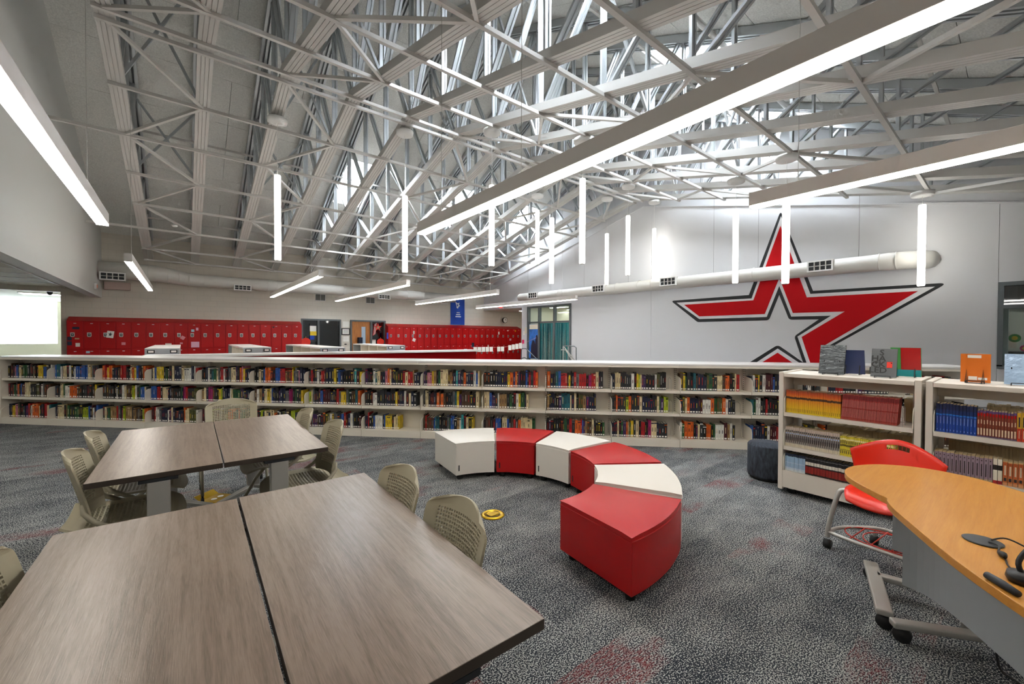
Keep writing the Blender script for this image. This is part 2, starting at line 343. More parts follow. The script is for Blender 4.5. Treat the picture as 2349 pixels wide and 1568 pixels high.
def added_troffer(x, y, z, label, w=.3, l=.6, m='far_lamp'):  # lamps added only to brighten the adjoining rooms
    t = thing('seen_or_added_troffer', label, 'ceiling light', (x, y, z)); MB().box(-w, w, -l, l, -.025, 0).build('diffuser', m, t); MB().box(-w-.02, w+.02, -l-.02, l+.02, -.018, .004).build('frame', 'white', t)
added_troffer(-4.2, 3.4, 3.015, 'added unseen light in the low side ceiling nearest the camera'); added_troffer(-4.2, 8.2, 3.015, 'added unseen light in the low side ceiling beyond the tables')  # unseen lamps, added because the side room was too dark
# dark shelving unit at the edge of the side opening
bk = thing('dark_bookcase', 'dark grey open bookcase at the frame edge by the bright side opening', 'bookcase', (-4.55, 18.6, 0))
MB().box(-.3, .3, .28, .3, 0, 1.98).build('back_panel', 'charcoal', bk)
for x in (-.3, .27): MB().box(x, x+.03, 0, .3, 0, 1.98).build('side_panel', 'charcoal', bk)
for z in (.05, .7, 1.33, 1.95): MB().box(-.27, .27, 0, .28, z, z+.03).build('shelf', 'charcoal', bk)
o = MB().lathe([(0, 0), (.1, .02), (.13, .1), (.1, .19), (0, .22)], (-4.45, 18.72, 1.36), 14).build('red_ball', 'red_plastic', None, True); tag(o, 'round red object on the dark bookcase shelf', 'ball')
# --- windows and doors of the far wall
def framewin(name, bars, m='frame_grey'):
    o = struct(link(name, None)); mm = MB()
    for b in bars: mm.box(*b)
    mm.build('window_frame', m, o); return o
y0, y1 = YF-.05, YF+.12
w1 = framewin('window_1', [(3.94, 4.01, y0, y1, 0, 2.16), (5.53, 5.60, y0, y1, 0, 2.16), (3.94, 5.60, y0, y1, 2.16, 2.23), (4.60, 4.68, y0, y1, 0, 2.16), (4.01, 4.6, y0, y1, .9, .97)])
MB().box(4.01, 4.60, YF+.03, YF+.04, .97, 2.16).build('pane', 'glass_dark', w1); MB().box(4.68, 5.53, YF+.03, YF+.04, 0, 2.16).build('pane', 'glass_dark', w1)
d1 = struct(link('door_1', None))
m = MB(); [m.box(*b) for b in ((6.01, 6.08, y0, y1, 0, 2.16), (7.61, 7.69, y0, y1, 0, 2.16), (6.01, 7.69, y0, y1, 2.16, 2.23), (6.93, 7.03, y0, y1, 0, 2.16), (7.03, 7.61, y0, y1, .85, .93))]
m.build('door_frame', 'frame_grey', d1)
m = MB(); [m.box(*b) for b in ((6.08, 6.53, YF+.01, YF+.055, 0, 2.16), (6.73, 6.93, YF+.01, YF+.055, 0, 2.16), (6.53, 6.73, YF+.01, YF+.055, 1.92, 2.16), (6.53, 6.73, YF+.01, YF+.055, 0, .5))]
m.build('door_leaf', 'oak_door', d1); MB().box(6.53, 6.73, YF+.03, YF+.04, .5, 1.92).build('vision_pane', mat('blue_white', 'bcd2e6', .2) and 'blue_white', d1)
MB().box(7.03, 7.61, YF+.03, YF+.04, .93, 2.16).build('pane', 'glass_dark', d1)
MB().tube([(6.88, YF, .95), (6.88, YF-.05, .95), (6.78, YF-.05, .95)], .012).build('door_handle', 'silver', d1, True)
# dim classrooms behind the glass
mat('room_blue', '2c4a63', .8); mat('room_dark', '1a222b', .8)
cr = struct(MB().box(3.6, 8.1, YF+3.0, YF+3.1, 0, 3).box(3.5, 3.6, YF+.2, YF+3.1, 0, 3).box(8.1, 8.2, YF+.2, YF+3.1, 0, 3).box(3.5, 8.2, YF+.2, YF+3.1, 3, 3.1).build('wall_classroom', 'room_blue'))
for x, wd_, zt_ in ((4.75, .22, 1.9), (5.15, .3, 1.55), (4.2, .35, 1.6), (7.3, .3, 1.8)):
    b = thing('dark_cabinet', 'dark cabinet inside the dim classroom', 'cabinet', (x, YF+2.3, 0)); b['label'] = {4.75: 'tall narrow dark cabinet inside the dim classroom behind the glass', 5.15: 'lower wide dark cabinet seen through the left classroom glass', 4.2: 'dark cabinet behind the snowman sign in the classroom window', 7.3: 'dark cabinet behind the sidelight with the red star'}[x]
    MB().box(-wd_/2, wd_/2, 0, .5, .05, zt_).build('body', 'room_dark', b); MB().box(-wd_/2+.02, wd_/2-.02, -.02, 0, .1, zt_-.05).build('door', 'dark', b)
added_troffer(5.2, YF+1.4, 2.99, 'added light brightening the dim classroom behind the glass', .12, .3)  # added lamp, lifts the blue walls behind the glass
# --- glazed screen of the star wall and its poster panes
w2 = struct(link('window_2', None)); m = MB(); xa, xb = XR-.06, XR+.1
for y in (12.65, 13.67, 14.72): m.box(xa, xb, y, y+.09, 0, 2.9)
m.box(xa, xb, 15.53, 15.62, 0, 2.9); m.box(xa, xb, 12.65, 15.62, 2.9, 2.98); m.box(xa, xb, 12.74, 15.53, 2.14, 2.22); m.box(xa, xb, 12.74, 15.53, 0, .12)
m.build('window_frame', 'frame_grey', w2)
for a, b in ((12.74, 13.67), (13.76, 14.72), (14.81, 15.53)):
    MB().box(XR+.02, XR+.03, a, b, 2.22, 2.9).build('pane', 'glass', w2); MB().box(XR+.02, XR+.03, a, b, .12, 2.14).build('pane', 'glass', w2)
# room behind it, with ceiling lights
struct(MB().box(17.5, 17.6, 9, 19.7, 0, 3.3).box(XR+.2, 17.5, 12.3, 12.4, 0, 3.3).box(XR+.25, 17.5, 16.0, 16.1, 0, 3.3).build('wall_beyond', 'cream'))
struct(MB().box(XR+.2, 17.6, 12.3, 16.1, 3.02, 3.1).build('ceiling_beyond', 'tile'))
for i, (x, y) in enumerate(((14.6, 13.0), (15.7, 13.9), (15.0, 14.9), (16.6, 13.1), (16.7, 15.3))):
    l = thing('seen_or_added_troffer', ['bright ceiling strip behind the right-most upper window pane', 'bright ceiling strip behind the middle upper window pane', 'bright ceiling strip behind the left upper window pane', 'small far ceiling strip behind the right upper window pane', 'small far ceiling strip behind the left upper window pane'][i], 'ceiling light', (x, y, 3.0), 0, 'lights of the room behind the glazed screen')
    MB().box(-.12, .12, -.55, .55, -.03, 0).build('diffuser', 'far_lamp', l); MB().box(-.14, .14, -.57, .57, -.02, .02).build('frame', 'white', l)
# hallway past the star wall
struct(MB().box(XR+.07, 17.6, 16.1, YF, 2.97, 3.06).build('ceiling_hall', 'tile'))
l = thing('hall_light', 'bright ceiling light strip in the hallway opening', 'ceiling light', (15.0, 17.3, 2.95)); MB().box(-.15, .15, -.6, .6, -.03, 0).build('diffuser', 'far_lamp', l); MB().box(-.17, .17, -.62, .62, -.02, .018).build('frame', 'white', l)
# --- window at the far right of the star wall
w4 = struct(link('window_4', None)); m = MB(); [m.box(xa, xb, *b) for b in ((.27, .35, .9, 2.6), (-1.8, .35, 2.6, 2.68), (-1.8, .27, 2.12, 2.2), (-1.8, .35, .85, .93))]
m.build('window_frame', 'frame_grey', w4); MB().box(XR+.02, XR+.03, -1.8, .27, 2.2, 2.6).build('pane', 'glass_dark', w4); MB().box(XR+.02, XR+.03, -1.8, .27, .93, 2.12).build('pane', 'glass', w4)
struct(MB().box(15.4, 15.5, -2.2, 1.4, 0, 3).box(XR+.2, 15.4, 1.3, 1.4, 0, 3).box(XR+.2, 15.5, -2.2, -2.1, 0, 3).build('wall_office', mat('office', 'b9b6ae', .8) and 'office'))
struct(MB().box(XR+.07, 15.5, -2.2, 1.4, 2.9, 3.0).build('ceiling_office', 'tile'))
added_troffer(14.5, -.9, 2.89, 'added light brightening the small office behind the right window', .2, .4)  # added lamp, keeps the office from going dark
o = MB().box(15.3, 15.38, -1.5, .1, 2.2, 2.85).build('dark_screen', 'room_dark'); tag(o, 'dark screen high on the wall behind the right-hand window', 'screen')

# ================================================================== ROOF STEEL
TX = [-.95+1.28*k for k in range(12)]
def extr(prof, a, b, upv, name, mt, parent):
    a, b = Vector(a), Vector(b); d = (b-a).normalized(); sd = Vector((1, 0, 0)); u = sd.cross(d)
    if u.dot(Vector(upv)) < 0: u = -u
    return MB().prism(prof, lambda p, t: (a if t == 0 else b)+sd*p[0]+u*p[1], 0, 1).mesh(name, mt)
W2, hh = .12, .075
BOT = [(-W2, hh), (-W2, -hh)]
for gx in (-.062, 0, .062): BOT += [(gx-.004, -hh), (gx-.004, -hh+.014), (gx+.004, -hh+.014), (gx+.004, -hh)]
BOT += [(W2, -hh), (W2, hh)]; BOT.reverse()
TOP = [(-W2, hh), (-W2, -hh)]
for gx in (-.045, .045): TOP += [(gx-.022, -hh), (gx-.022, hh-.03), (gx+.022, hh-.03), (gx+.022, -hh)]
TOP += [(W2, -hh), (W2, hh)]; TOP.reverse()
WEB = [(-.06, -.022), (-.02, -.022), (-.02, -.005), (.02, -.005), (.02, -.022), (.06, -.022), (.06, .022), (.02, .022), (.02, .005), (-.02, .005), (-.02, .022), (-.06, .022)]
members = []
for sg in (1, -1):
    e = 10.25
    members.append(('bottom_chord', extr(BOT, (0, YR, zbot(YR)+hh), (0, YR+sg*e, zbot(YR+sg*e)+hh), (0, 0, 1), 'bottom_chord', 'steel', None)))
    members.append(('top_chord', extr(TOP, (0, YR, zroof(YR)-hh-.02), (0, YR+sg*10.4, zroof(YR+sg*10.4)-hh-.02), (0, 0, 1), 'top_chord', 'galv', None)))
for sg in (1, -1):
    for i in range(0 if sg > 0 else 1, 7):
        y = YR+sg*1.53*i; zb, zt2 = zbot(y)+.14, zroof(y)-.16
        members.append(('web_member', extr(WEB, (0, y, zb), (0, y, zt2), (0, 1, 0), 'web_member', 'galv', None)))
        if i:
            yb = YR+sg*(1.53*(i-1)+.16); members.append(('web_member', extr(WEB, (0, y-sg*.12, zroof(y-sg*.12)-.16), (0, yb, zbot(yb)+.14), (0, 0, 1), 'web_member', 'galv', None)))
    y = YR+sg*10.2; members.append(('web_member', extr(WEB, (0, y, zbot(y)+.14), (0, y, zroof(y)-.16), (0, 1, 0), 'web_member', 'galv', None)))
    y2 = YR+sg*9.3; members.append(('web_member', extr(WEB, (0, y, zroof(y)-.16), (0, y2, zbot(y2)+.14), (0, 0, 1), 'web_member', 'galv', None)))
for k, x in enumerate(TX):
    t = thing('roof_truss', '%s steel roof truss counted from the left wall' % nth(k+1), 'truss', (x, 0, 0), 0, 'steel roof trusses')
    for nm, me in members: link(nm, me, t)
br = thing('roof_bracing', 'white square-tube bracing running across the undersides of the roof trusses', 'bracing')
LATY = [9.15, 10.6, 12.1, 13.62, 15.15, 16.66, 18.2, 19.2, 8.85, 7.4, 5.9, 4.33, 2.86, 1.34, -.15]
def brace(a, b, w=.058, m='steel'): MB().bar(a, b, w, w).build('brace', m, br)
for y in LATY:
    z = zbot(y)-.03; x0 = TX[0]-.12
    if y in (12.1, 16.66): x0 = XL
    brace((x0, y, z), (TX[-1]+.12, y, z), .062)
EV = [9.15, 12.1, 15.15, 18.2]; OD = [10.6, 13.62, 16.66, 19.2]; EV2 = [8.85, 5.9, 2.86, -.15]; OD2 = [7.4, 4.33, 1.34]
for k in (0, 2, 5, 8, 10):
    xa, xb = TX[k], TX[k+1]
    for ev, od in ((EV, OD), (EV2, OD2)):
        for i in range(len(ev)):
            for j in (i, i-1):
                if 0 <= j < len(od): brace((xa, ev[i], zbot(ev[i])-.015), (xb, od[j], zbot(od[j])-.015), .055)
    for y in (YR+1.53+.09, YR+4.59+.09, YR-1.53-.09, YR-4.59-.09):
        brace((xa+.08, y, zbot(y)+.2), (xb-.08, y, zroof(y)-.3), .05, 'galv'); brace((xa+.08, y+.06, zroof(y)-.3), (xb-.08, y+.06, zbot(y)+.2), .05, 'galv')
for y in (14.6, 18.0, 5.2, 1.0): brace((TX[0], y, zroof(y)-.3), (TX[-1], y, zroof(y)-.3), .05, 'steel')
pp = MB().tube([(-1.5, 3.6, zroof(3.6)-.3), (13.3, 3.6, zroof(3.6)-.3)], .05, 10)
sp = tag(pp.build('sprinkler_pipe', 'white', None, True), 'white sprinkler pipe running under the near roof slope', 'pipe')
for i in range(5):
    MB().tube([(4+i*2, 3.6, zroof(3.6)-.3), (4+i*2, 2.9, zroof(2.9)-.32), (4+i*2, 2.9, zroof(2.9)-.48)], .016, 6).build('branch_pipe', 'white', sp, True)

# ================================================================== LIGHT FITTINGS
def linear(x, ya, yb, label, wires):
    t = thing('linear_pendant', label, 'pendant light', (x, ya, 2.80), 0, 'linear pendant lights'); L = yb-ya
    m = MB().box(-.055, .055, 0, L, .02, .15); m.build('housing', 'fixture', t, bevel=.004)
    MB().box(-.049, .049, .006, L-.006, 0, .0195).build('diffuser', 'lamp', t)
    MB().box(-.049, .049, .006, L-.006, .1480, .1503).build('added_glow_strip', 'added_uplight', t)  # glowing strip added on top to brighten the roof deck
    for y in (-.006, L): MB().box(-.055, .055, y, y+.006, .0, .15).build('end_cap', 'fixture', t)
    for y in wires:
        MB().tube([(0, y-ya, .15), (0, y-ya, zbot(y)-.05-2.8)], .003, 5).build('cable', 'alu', t)
linear(-.75, 1.0, 6.87, 'long lit bar pendant running along the left wall, beside the camera', (2.86, 5.9))
linear(-.77, 9.98, 16.2, 'short-looking lit bar pendant in front of the left duct grille', (10.6, 15.15))
linear(2.39, -1.5, 4.86, 'longest lit bar pendant crossing the upper right over the desk', (-.15, 2.86, 4.33))
linear(2.37, 9.72, 16.2, 'lit bar pendant above the left locker bank, nearest the first tube', (10.6, 15.15))
linear(4.50, -1.5, 1.74, 'lit bar pendant at the right edge crossing the star tip', (1.34, -.15))
linear(4.55, 10.0, 16.4, 'lit bar pendant above the wooden classroom door', (10.6, 15.15))
linear(7.6, 10.2, 15.9, 'lit bar pendant in front of the blue banner', (10.6, 15.15))
linear(10.84, 9.9, 16.2, 'lit bar pendant in front of the glazed screen', (10.6, 15.15))
TUBES = [(1.61, 10.2, 4.98, 3.13, 'leftmost lit tube pendant, hanging alone above the lockers'), (4.17, 9.35, 4.86, 3.02, 'second lit tube pendant from the left'), (5.46, 7.57, 4.91, 3.08, 'lit tube pendant crossed by the long bar light'),
         (9.22, 10.18, 5.70, 3.90, 'short-looking lit tube pendant high in front of a far skylight'), (8.01, 8.25, 4.79, 2.96, 'lit tube pendant left of the thick middle tube'), (6.80, 6.05, 4.93, 3.08, 'thick middle lit tube pendant hanging below the long bar light'),
         (11.75, 9.3, 5.15, 3.33, 'thin lit tube pendant over the second duct register'), (10.78, 7.72, 5.25, 3.40, 'lit tube pendant in the middle of the thin far ones'), (13.05, 8.24, 5.33, 3.54, 'thin lit tube pendant closest to the gable peak'),
         (10.8, 4.54, 4.69, 2.84, 'lit tube pendant left of the star'), (9.29, 2.96, 4.38, 2.55, 'lit tube pendant in front of the star point'), (12.7, 1.43, 4.42, 2.63, 'rightmost lit tube pendant by the duct elbow')]
for x, y, za, zb, lab in TUBES:
    t = thing('tube_pendant', lab, 'pendant light', (x, y, zb), 0, 'lit tube pendants'); L = za-zb
    MB().lathe([(.058, .012), (.065, .03), (.065, L-.03), (.058, L)], (0, 0, 0), 20).build('tube', 'tube', t, True)
    MB().lathe([(.0, 0), (.045, 0), (.05, .012)], (0, 0, 0), 12).build('end_cap', 'white', t, True)
    zc = zbot(y)-.12-zb
    MB().tube([(0, 0, L), (0, 0, zc)], .004, 5).build('cord', 'white', t)
    MB().lathe([(.0, -.045), (.11, -.045), (.19, -.03), (.2, .02), (.2, .05), (0, .05)], (0, 0, zc), 24).build('canopy', 'white', t, True)
    MB().tube([(0, 0, zc+.05), (0, 0, zbot(y)-zb+.01)], .02, 6).build('stem', 'steel', t)

# ================================================================== DUCTS, VENTS
def register(parent, o, ex, ey, ez, w, h, d):
    """a boxed grille; o = centre of its face, ex across, ey up, ez out of the duct"""
    ex, ey, ez, o = Vector(ex), Vector(ey), Vector(ez), Vector(o)
    def bx(x0, x1, y0, y1, z0, z1):
        P = [(x0, y0, z0), (x1, y0, z0), (x1, y1, z0), (x0, y1, z0), (x0, y0, z1), (x1, y0, z1), (x1, y1, z1), (x0, y1, z1)]
        return MB().hexa([o+ex*a+ey*b+ez*c for a, b, c in P])
    r = bx(-w/2, w/2, -h/2, h/2, -d, -.03).build('register', 'duct', parent)
    m = MB(); fr = .035
    for q in ((-w/2, w/2, h/2-fr, h/2), (-w/2, w/2, -h/2, -h/2+fr), (-w/2, -w/2+fr, -h/2+fr, h/2-fr), (w/2-fr, w/2, -h/2+fr, h/2-fr)):
        P = bx(q[0], q[1], q[2], q[3], -.03, .01); n = len(m.v); m.v += P.v; m.f += [tuple(i+n for i in f) for f in P.f]; m.m += P.m
    m.build('grille_frame', 'white', r)
    bx(-w/2+fr, w/2-fr, -h/2+fr, h/2-fr, -.029, -.02).build('opening', 'dark', r)
    for i in range(1, 4): x = -w/2+fr+(w-2*fr)*i/4; bx(x-.012, x+.012, -h/2+fr, h/2-fr, -.02, .0).build('vane', 'duct', r)
    bx(-w/2+fr, w/2-fr, -.008, .008, -.02, .0).build('vane', 'duct', r)
dr = thing('round_duct', 'round white air duct with grilles crossing the star wall', 'duct')
path = [(13.17, 15.8, 3.42), (13.17, 12, 3.38), (13.17, 9, 3.36), (13.17, 6, 3.34), (13.17, 2.2, 3.32)]+[(13.17+.42*(1-math.cos(a)), 2.2-.5*math.sin(a)-.2*a, 3.32) for a in [math.pi/2*i/6 for i in range(1, 7)]]
MB().tube(path, [.2]*5+[.21]*6, 24).build('duct_pipe', 'duct', dr, True)
for y in (15.75, 13.0, 9.9, 8.9, 8.35, 5.0, 2.2, 1.9): MB().tube([(13.17, y-.012, 3.31+.0073*y), (13.17, y+.012, 3.31+.0073*y)], .207, 24).build('joint_band', 'duct', dr, True)
for y, w in ((3.34, .56), (7.64, .6), (10.67, .6), (14.62, .62)): register(dr, (12.93, y, 3.31+.0073*y+.03), (0, -1, 0), (0, 0, 1), (-1, 0, 0), w, .29, .2)
for y in (15.2, 13.6, 11.6, 9.4, 6.2, 4.9, 2.6): MB().tube([(13.17, y, 3.5), (13.17, y, zbot(y))], .003, 4).build('hanger_wire', 'dark', dr)
dl = thing('round_duct', 'round white air duct with box grilles above the red lockers', 'duct')
MB().tube([(XL, 18.85, 3.62), (-.75, 18.85, 3.62), (-.5, 18.86, 3.6), (-.28, 18.87, 3.57), (-.08, 18.88, 3.53), (.15, 18.9, 3.5), (.6, 18.9, 3.49), (4, 18.9, 3.49), (8, 18.9, 3.49), (11.2, 18.9, 3.49)], [.28, .28, .275, .26, .24, .225, .22, .22, .22, .22], 24).build('duct_pipe', 'duct', dl, True)
for x, r in ((-.75, .288), (-.42, .278), (-.12, .25), (.15, .234), (.6, .228), (2.6, .228), (5.5, .228), (8.5, .228)): MB().tube([(x-.01, 18.86+.04*(x > 0), 3.62 if x < -.6 else 3.49 if x > .1 else 3.56), (x+.01, 18.86+.04*(x > 0), 3.62 if x < -.6 else 3.49 if x > .1 else 3.56)], r, 24).build('joint_band', 'duct', dl, True)
register(dl, (-1.80, 18.52, 3.40), (1, 0, 0), (0, 0, 1), (0, -1, 0), .62, .26, .2); register(dl, (1.76, 18.62, 3.31), (1, 0, 0), (0, 0, 1), (0, -1, 0), .56, .22, .2); register(dl, (7.3, 18.62, 3.31), (1, 0, 0), (0, 0, 1), (0, -1, 0), .56, .22, .2)
mat('pinkish', 'cfb9b0', .7)
o = MB().box(-2.09, -1.44, 19.34, 19.5, 3.04, 3.29).build('wall_box', 'pinkish', bevel=.006); tag(o, 'flat pinkish access box on the wall under the left duct grille', 'access box')
for i, x in enumerate((4.53, 6.75)):
    t = thing('wall_vent', ['square grey wall vent above the dark classroom glass', 'square grey wall vent above the wooden door'][i], 'vent', (x, YF, 3.05), 0, 'wall vents')
    MB().box(-.02, .41, -.02, 0, -.02, .28).build('frame', 'white', t); MB().box(.0, .19, -.028, -.02, 0, .26).build('grille', 'grille', t); MB().box(.205, .39, -.028, -.02, 0, .26).build('grille', 'grille', t)
# smoke detector under the truss and a strobe on the header
o = MB().lathe([(0, -.05), (.05, -.05), (.075, -.02), (.09, 0)], (-.2, 16.2, zbot(16.2)-.02), 16).build('smoke_detector', 'white', None, True); tag(o, 'round white detector hanging under the left roof bracing', 'detector')
mat('amber', 'd98a73', .4)
ss = thing('wall_strobe', 'small white strobe with reddish lens on the left header', 'strobe', (XL, 18.0, 3.0)); MB().box(0, .06, -.06, .06, -.09, .09).build('housing', 'white', ss, bevel=.01); MB().box(.06, .075, -.035, .035, -.05, .05).build('lens', 'amber', ss)
emit('exit_red', 'e8403c', 1.2)
es = thing('exit_sign', 'red EXIT sign on the header of the hallway opening', 'exit sign', (XR-.03, 17.8, 3.08)); MB().box(-.02, .03, -.16, .16, -.1, .1).build('housing', 'white', es); text_mesh(es, 'EXIT', .15, mtx((-.022, 0, 0), (0, -1, 0), (0, 0, 1)), 'exit_red')

# ================================================================== STAR MURAL
def rounded(poly, rad):
    out = []; n = len(poly)
    for i, p in enumerate(poly):
        r = rad.get(i, 0)
        if not r: out.append(p); continue
        p0, p1, p2 = Vector(poly[i-1]), Vector(p), Vector(poly[(i+1) % n]); a = (p0-p1).normalized(); b = (p2-p1).normalized()
        for k in range(7):
            t = k/6; q = p1+a*r*(1-t)**2+b*r*t**2; out.append((q.x, q.y))
    return out
BLK = [(4.45, 5.17), (3.64, 2.78), (1.08, 2.75), (3.43, 1.09), (2.91, .05), (6.2, .05), (5.37, .63), (4.48, 1.28), (3.85, .80), (4.07, 1.53), (3.5, 1.99), (4.2, 2.0), (4.46, 2.73), (4.72, 2.0), (6.88, 2.0), (7.86, 2.78), (5.28, 2.79)]
BLK = rounded(BLK, {0: .14, 2: .16, 7: .1, 9: .08, 11: .08, 13: .08, 14: .05, 15: .14})
WHT = [(4.44, 5.0), (3.70, 2.70), (1.29, 2.68), (3.35, 1.22), (2.95, .06), (3.54, .06), (3.74, .71), (3.99, 1.52), (3.23, 2.08), (4.15, 2.09), (4.46, 2.99), (4.78, 2.10), (6.82, 2.10), (7.64, 2.70), (5.20, 2.68)]
WH2 = [(4.48, 1.17), (3.88, .74), (3.66, .06), (6.0, .06), (5.18, .63)]
RED = [(4.45, 4.73), (3.78, 2.61), (1.57, 2.60), (3.38, 1.27), (3.02, .07), (3.46, .07), (3.65, .70), (3.89, 1.51), (2.94, 2.18), (4.11, 2.19), (4.46, 3.23), (4.83, 2.19), (6.82, 2.19), (7.36, 2.61), (5.15, 2.62)]
RE2 = [(4.48, 1.05), (3.98, .69), (3.78, .07), (5.9, .07), (5.03, .64)]
st = thing('star_mural', 'giant red star emblem outlined in white and black on the grey wall', 'wall mural', (XR, 0, 0))
for nm, ps, mt, d in (('black_outline', [BLK], 'mural_black', .004), ('white_outline', [WHT, WH2], 'mural_white', .008), ('red_star', [RED, RE2], 'mural_red', .012)):
    for p in ps: MB().prism(p, lambda q, t: (t, q[0], q[1]), -d, -d+.0039).build(nm, mt, st)

# ================================================================== LOCKERS
LW, LY = .379, 19.08
def make_locker():
    t = thing('locker', 'x', 'locker', (0, 0, 0), 0)
    m = MB(); m.box(0, LW, .03, .38, .1, 1.94); m.build('body', 'locker_red', t)
    MB().box(0, LW, .04, .38, 0, .1).build('base', 'locker_red', t)
    m = MB().prism([(0, 1.94), (.4, 1.94), (.4, 2.09), (.39, 2.09)], lambda p, s: (s, p[0], p[1]), 0, LW); m.build('sloped_top', 'locker_red', t)
    for z0, z1 in ((1.03, 1.915), (.125, 1.005)):
        d = MB().box(.012, LW-.012, .008, .03, z0, z1).build('door', 'locker_red', t, bevel=.004)
        hz = z0+.47 if z0 > 1 else z0+.45
        hex_ = [(.085, hz-.05), (.105, hz-.075), (.165, hz-.075), (.185, hz-.05), (.185, hz+.07), (.085, hz+.07)]
        MB().prism(hex_, lambda p, s: (p[0], s, p[1]), -.004, .008).build('handle_plate', 'silver', d)
        MB().box(.105, .165, -.006, -.0035, hz-.05, hz+.035).build('handle_recess', 'dark', d)
        MB().box(.122, .148, -.014, -.006, hz-.02, hz+.01).build('latch', 'silver', d)
        MB().box(.16, .22, .004, .008, z1-.06, z1-.042).build('number_plate', 'white', d)
    return t
lk = make_locker(); first = True
for bank, (x0, n, nm) in enumerate(((-2.93, 18, 'left'), (7.66, 22, 'right'))):
    for i in range(n):
        o = lk if first else copy_tree(lk); first = False
        o.location = (x0+i*LW, LY, 0); o['group'] = 'red lockers'
        o['label'] = 'red metal double locker, %s from the left in the %s locker bank' % (nth(i+1), nm)
# notes and stickers stuck on locker doors: (x offset in bank, z, w, h, material, label, category)
mat('pink', 'e8b9cf', .8); mat('navy', '15203c', .6); mat('sky_blue', 'a9d2e0', .6); mat('rose', 'd98f96', .7); mat('blue', '1745ad', .7); mat('magenta', 'd8195f', .6); mat('teal', '1d8f98', .25, .5); mat('teal_shimmer_light', '6fc4c6', .2, .6); mat('teal_shimmer_dark', '0f4a58', .25, .5); mat('yellow', 'e3c21a', .5); mat('orange', 'e07316', .5); mat('green', '3f9a4a', .5)
def note(x, z, w, h, mt, label, cat='sticker', y=LY+.008, rot=0.):
    o = MB().box(-w/2, w/2, -.002, 0, -h/2, h/2).build(cat.replace(' ', '_'), mt); o.location = (x, y-.0005, z); o.rotation_euler = (0, rot, 0); return tag(o, label, cat)
b1 = -2.93
note(b1+.21, 1.71, .16, .075, 'navy', 'dark sticker with white letters on the first locker door'); note(b1+.07, 1.37, .10, .12, 'navy', 'square dark sticker below the first locker handle'); note(b1+.07, 1.22, .10, .13, 'navy', 'lowest dark sticker with pale figure on the first locker')
note(b1+.235, 1.37, .10, .04, 'pages', 'small tan sticker on the first locker door'); note(b1+.25, 1.17, .10, .12, 'paper', 'white shield-shaped sticker on the first locker door')
t = note(b1+2*LW+.25, 1.51, .17, .23, 'paper', 'white sheet with a dark star print on the third locker', 'paper sheet', LY-.004, math.radians(8))
pts = [(.055*math.cos(math.radians(90+36*i))*(1 if i % 2 == 0 else .42), .08*math.sin(math.radians(90+36*i))*(1 if i % 2 == 0 else .42)) for i in range(10)]
MB().prism(pts, lambda p, s: (p[0], s, p[1]), -.0045, -.0022).build('printed_star', 'charcoal', t)
note(b1+3*LW+.19, 1.2, .10, .09, 'rose', 'small pinkish sticker on the fourth locker door'); note(b1+6*LW+.22, 1.15, .17, .10, 'paper', 'white cloud-like cut-out on the seventh locker'); note(b1+1*LW+.1, .93, .09, .07, 'sky_blue', 'pale blue sticker on a lower locker door')
note(b1+7*LW+.24, 1.4, .12, .12, 'rose', 'pink flower sticker beside a locker handle', rot=.6); note(b1+7*LW+.2, 1.2, .08, .06, 'rose', 'small lower pink sticker on the eighth locker'); note(b1+8*LW+.15, 1.66, .09, .09, 'sky_blue', 'pale blue square sticker high on the ninth locker'); note(b1+8*LW+.28, 1.72, .07, .1, 'pink', 'pink hooked sticker beside the blue square sticker')
note(b1+8*LW+.22, 1.15, .24, .21, 'pink', 'pink paper note taped to the ninth locker', 'paper note'); note(b1+15*LW+.09, 1.83, .06, .06, 'dark', 'small dark sticker near the top of a locker by the window')
b2 = 7.66
note(b2+3*LW+.19, 1.67, .09, .16, 'paper', 'white strip on the fourth locker of the right bank'); note(b2+3*LW+.2, 1.3, .16, .16, 'paper', 'white flower cut-out on the fourth right locker', rot=.4); note(b2-.02, 1.5, .10, .3, 'blue', 'blue leaflet on the side of the right bank', y=LY+.02)
note(b2+17*LW+.2, 1.68, .09, .16, 'paper', 'white strip on a far locker in the hallway'); note(b2+19*LW+.1, 1.83, .11, .06, 'paper', 'pair of white stickers at a hallway locker top'); note(b2+20*LW+.3, 1.82, .08, .10, 'yellow', 'yellow sticker at a hallway locker top'); note(b2+19*LW+.3, 1.3, .14, .12, 'pink', 'pale spotted sticker on a hallway locker')
note(b2+11*LW+.2, .66, .2, .28, 'sky_blue', 'framed bluish notice low on the hallway lockers', 'notice'); note(b2+12*LW+.3, 1.0, .16, .26, 'navy', 'dark sticker cluster low on the hallway lockers'); note(b2+15*LW+.2, .92, .09, .16, 'paper', 'white strip low on a hallway locker')

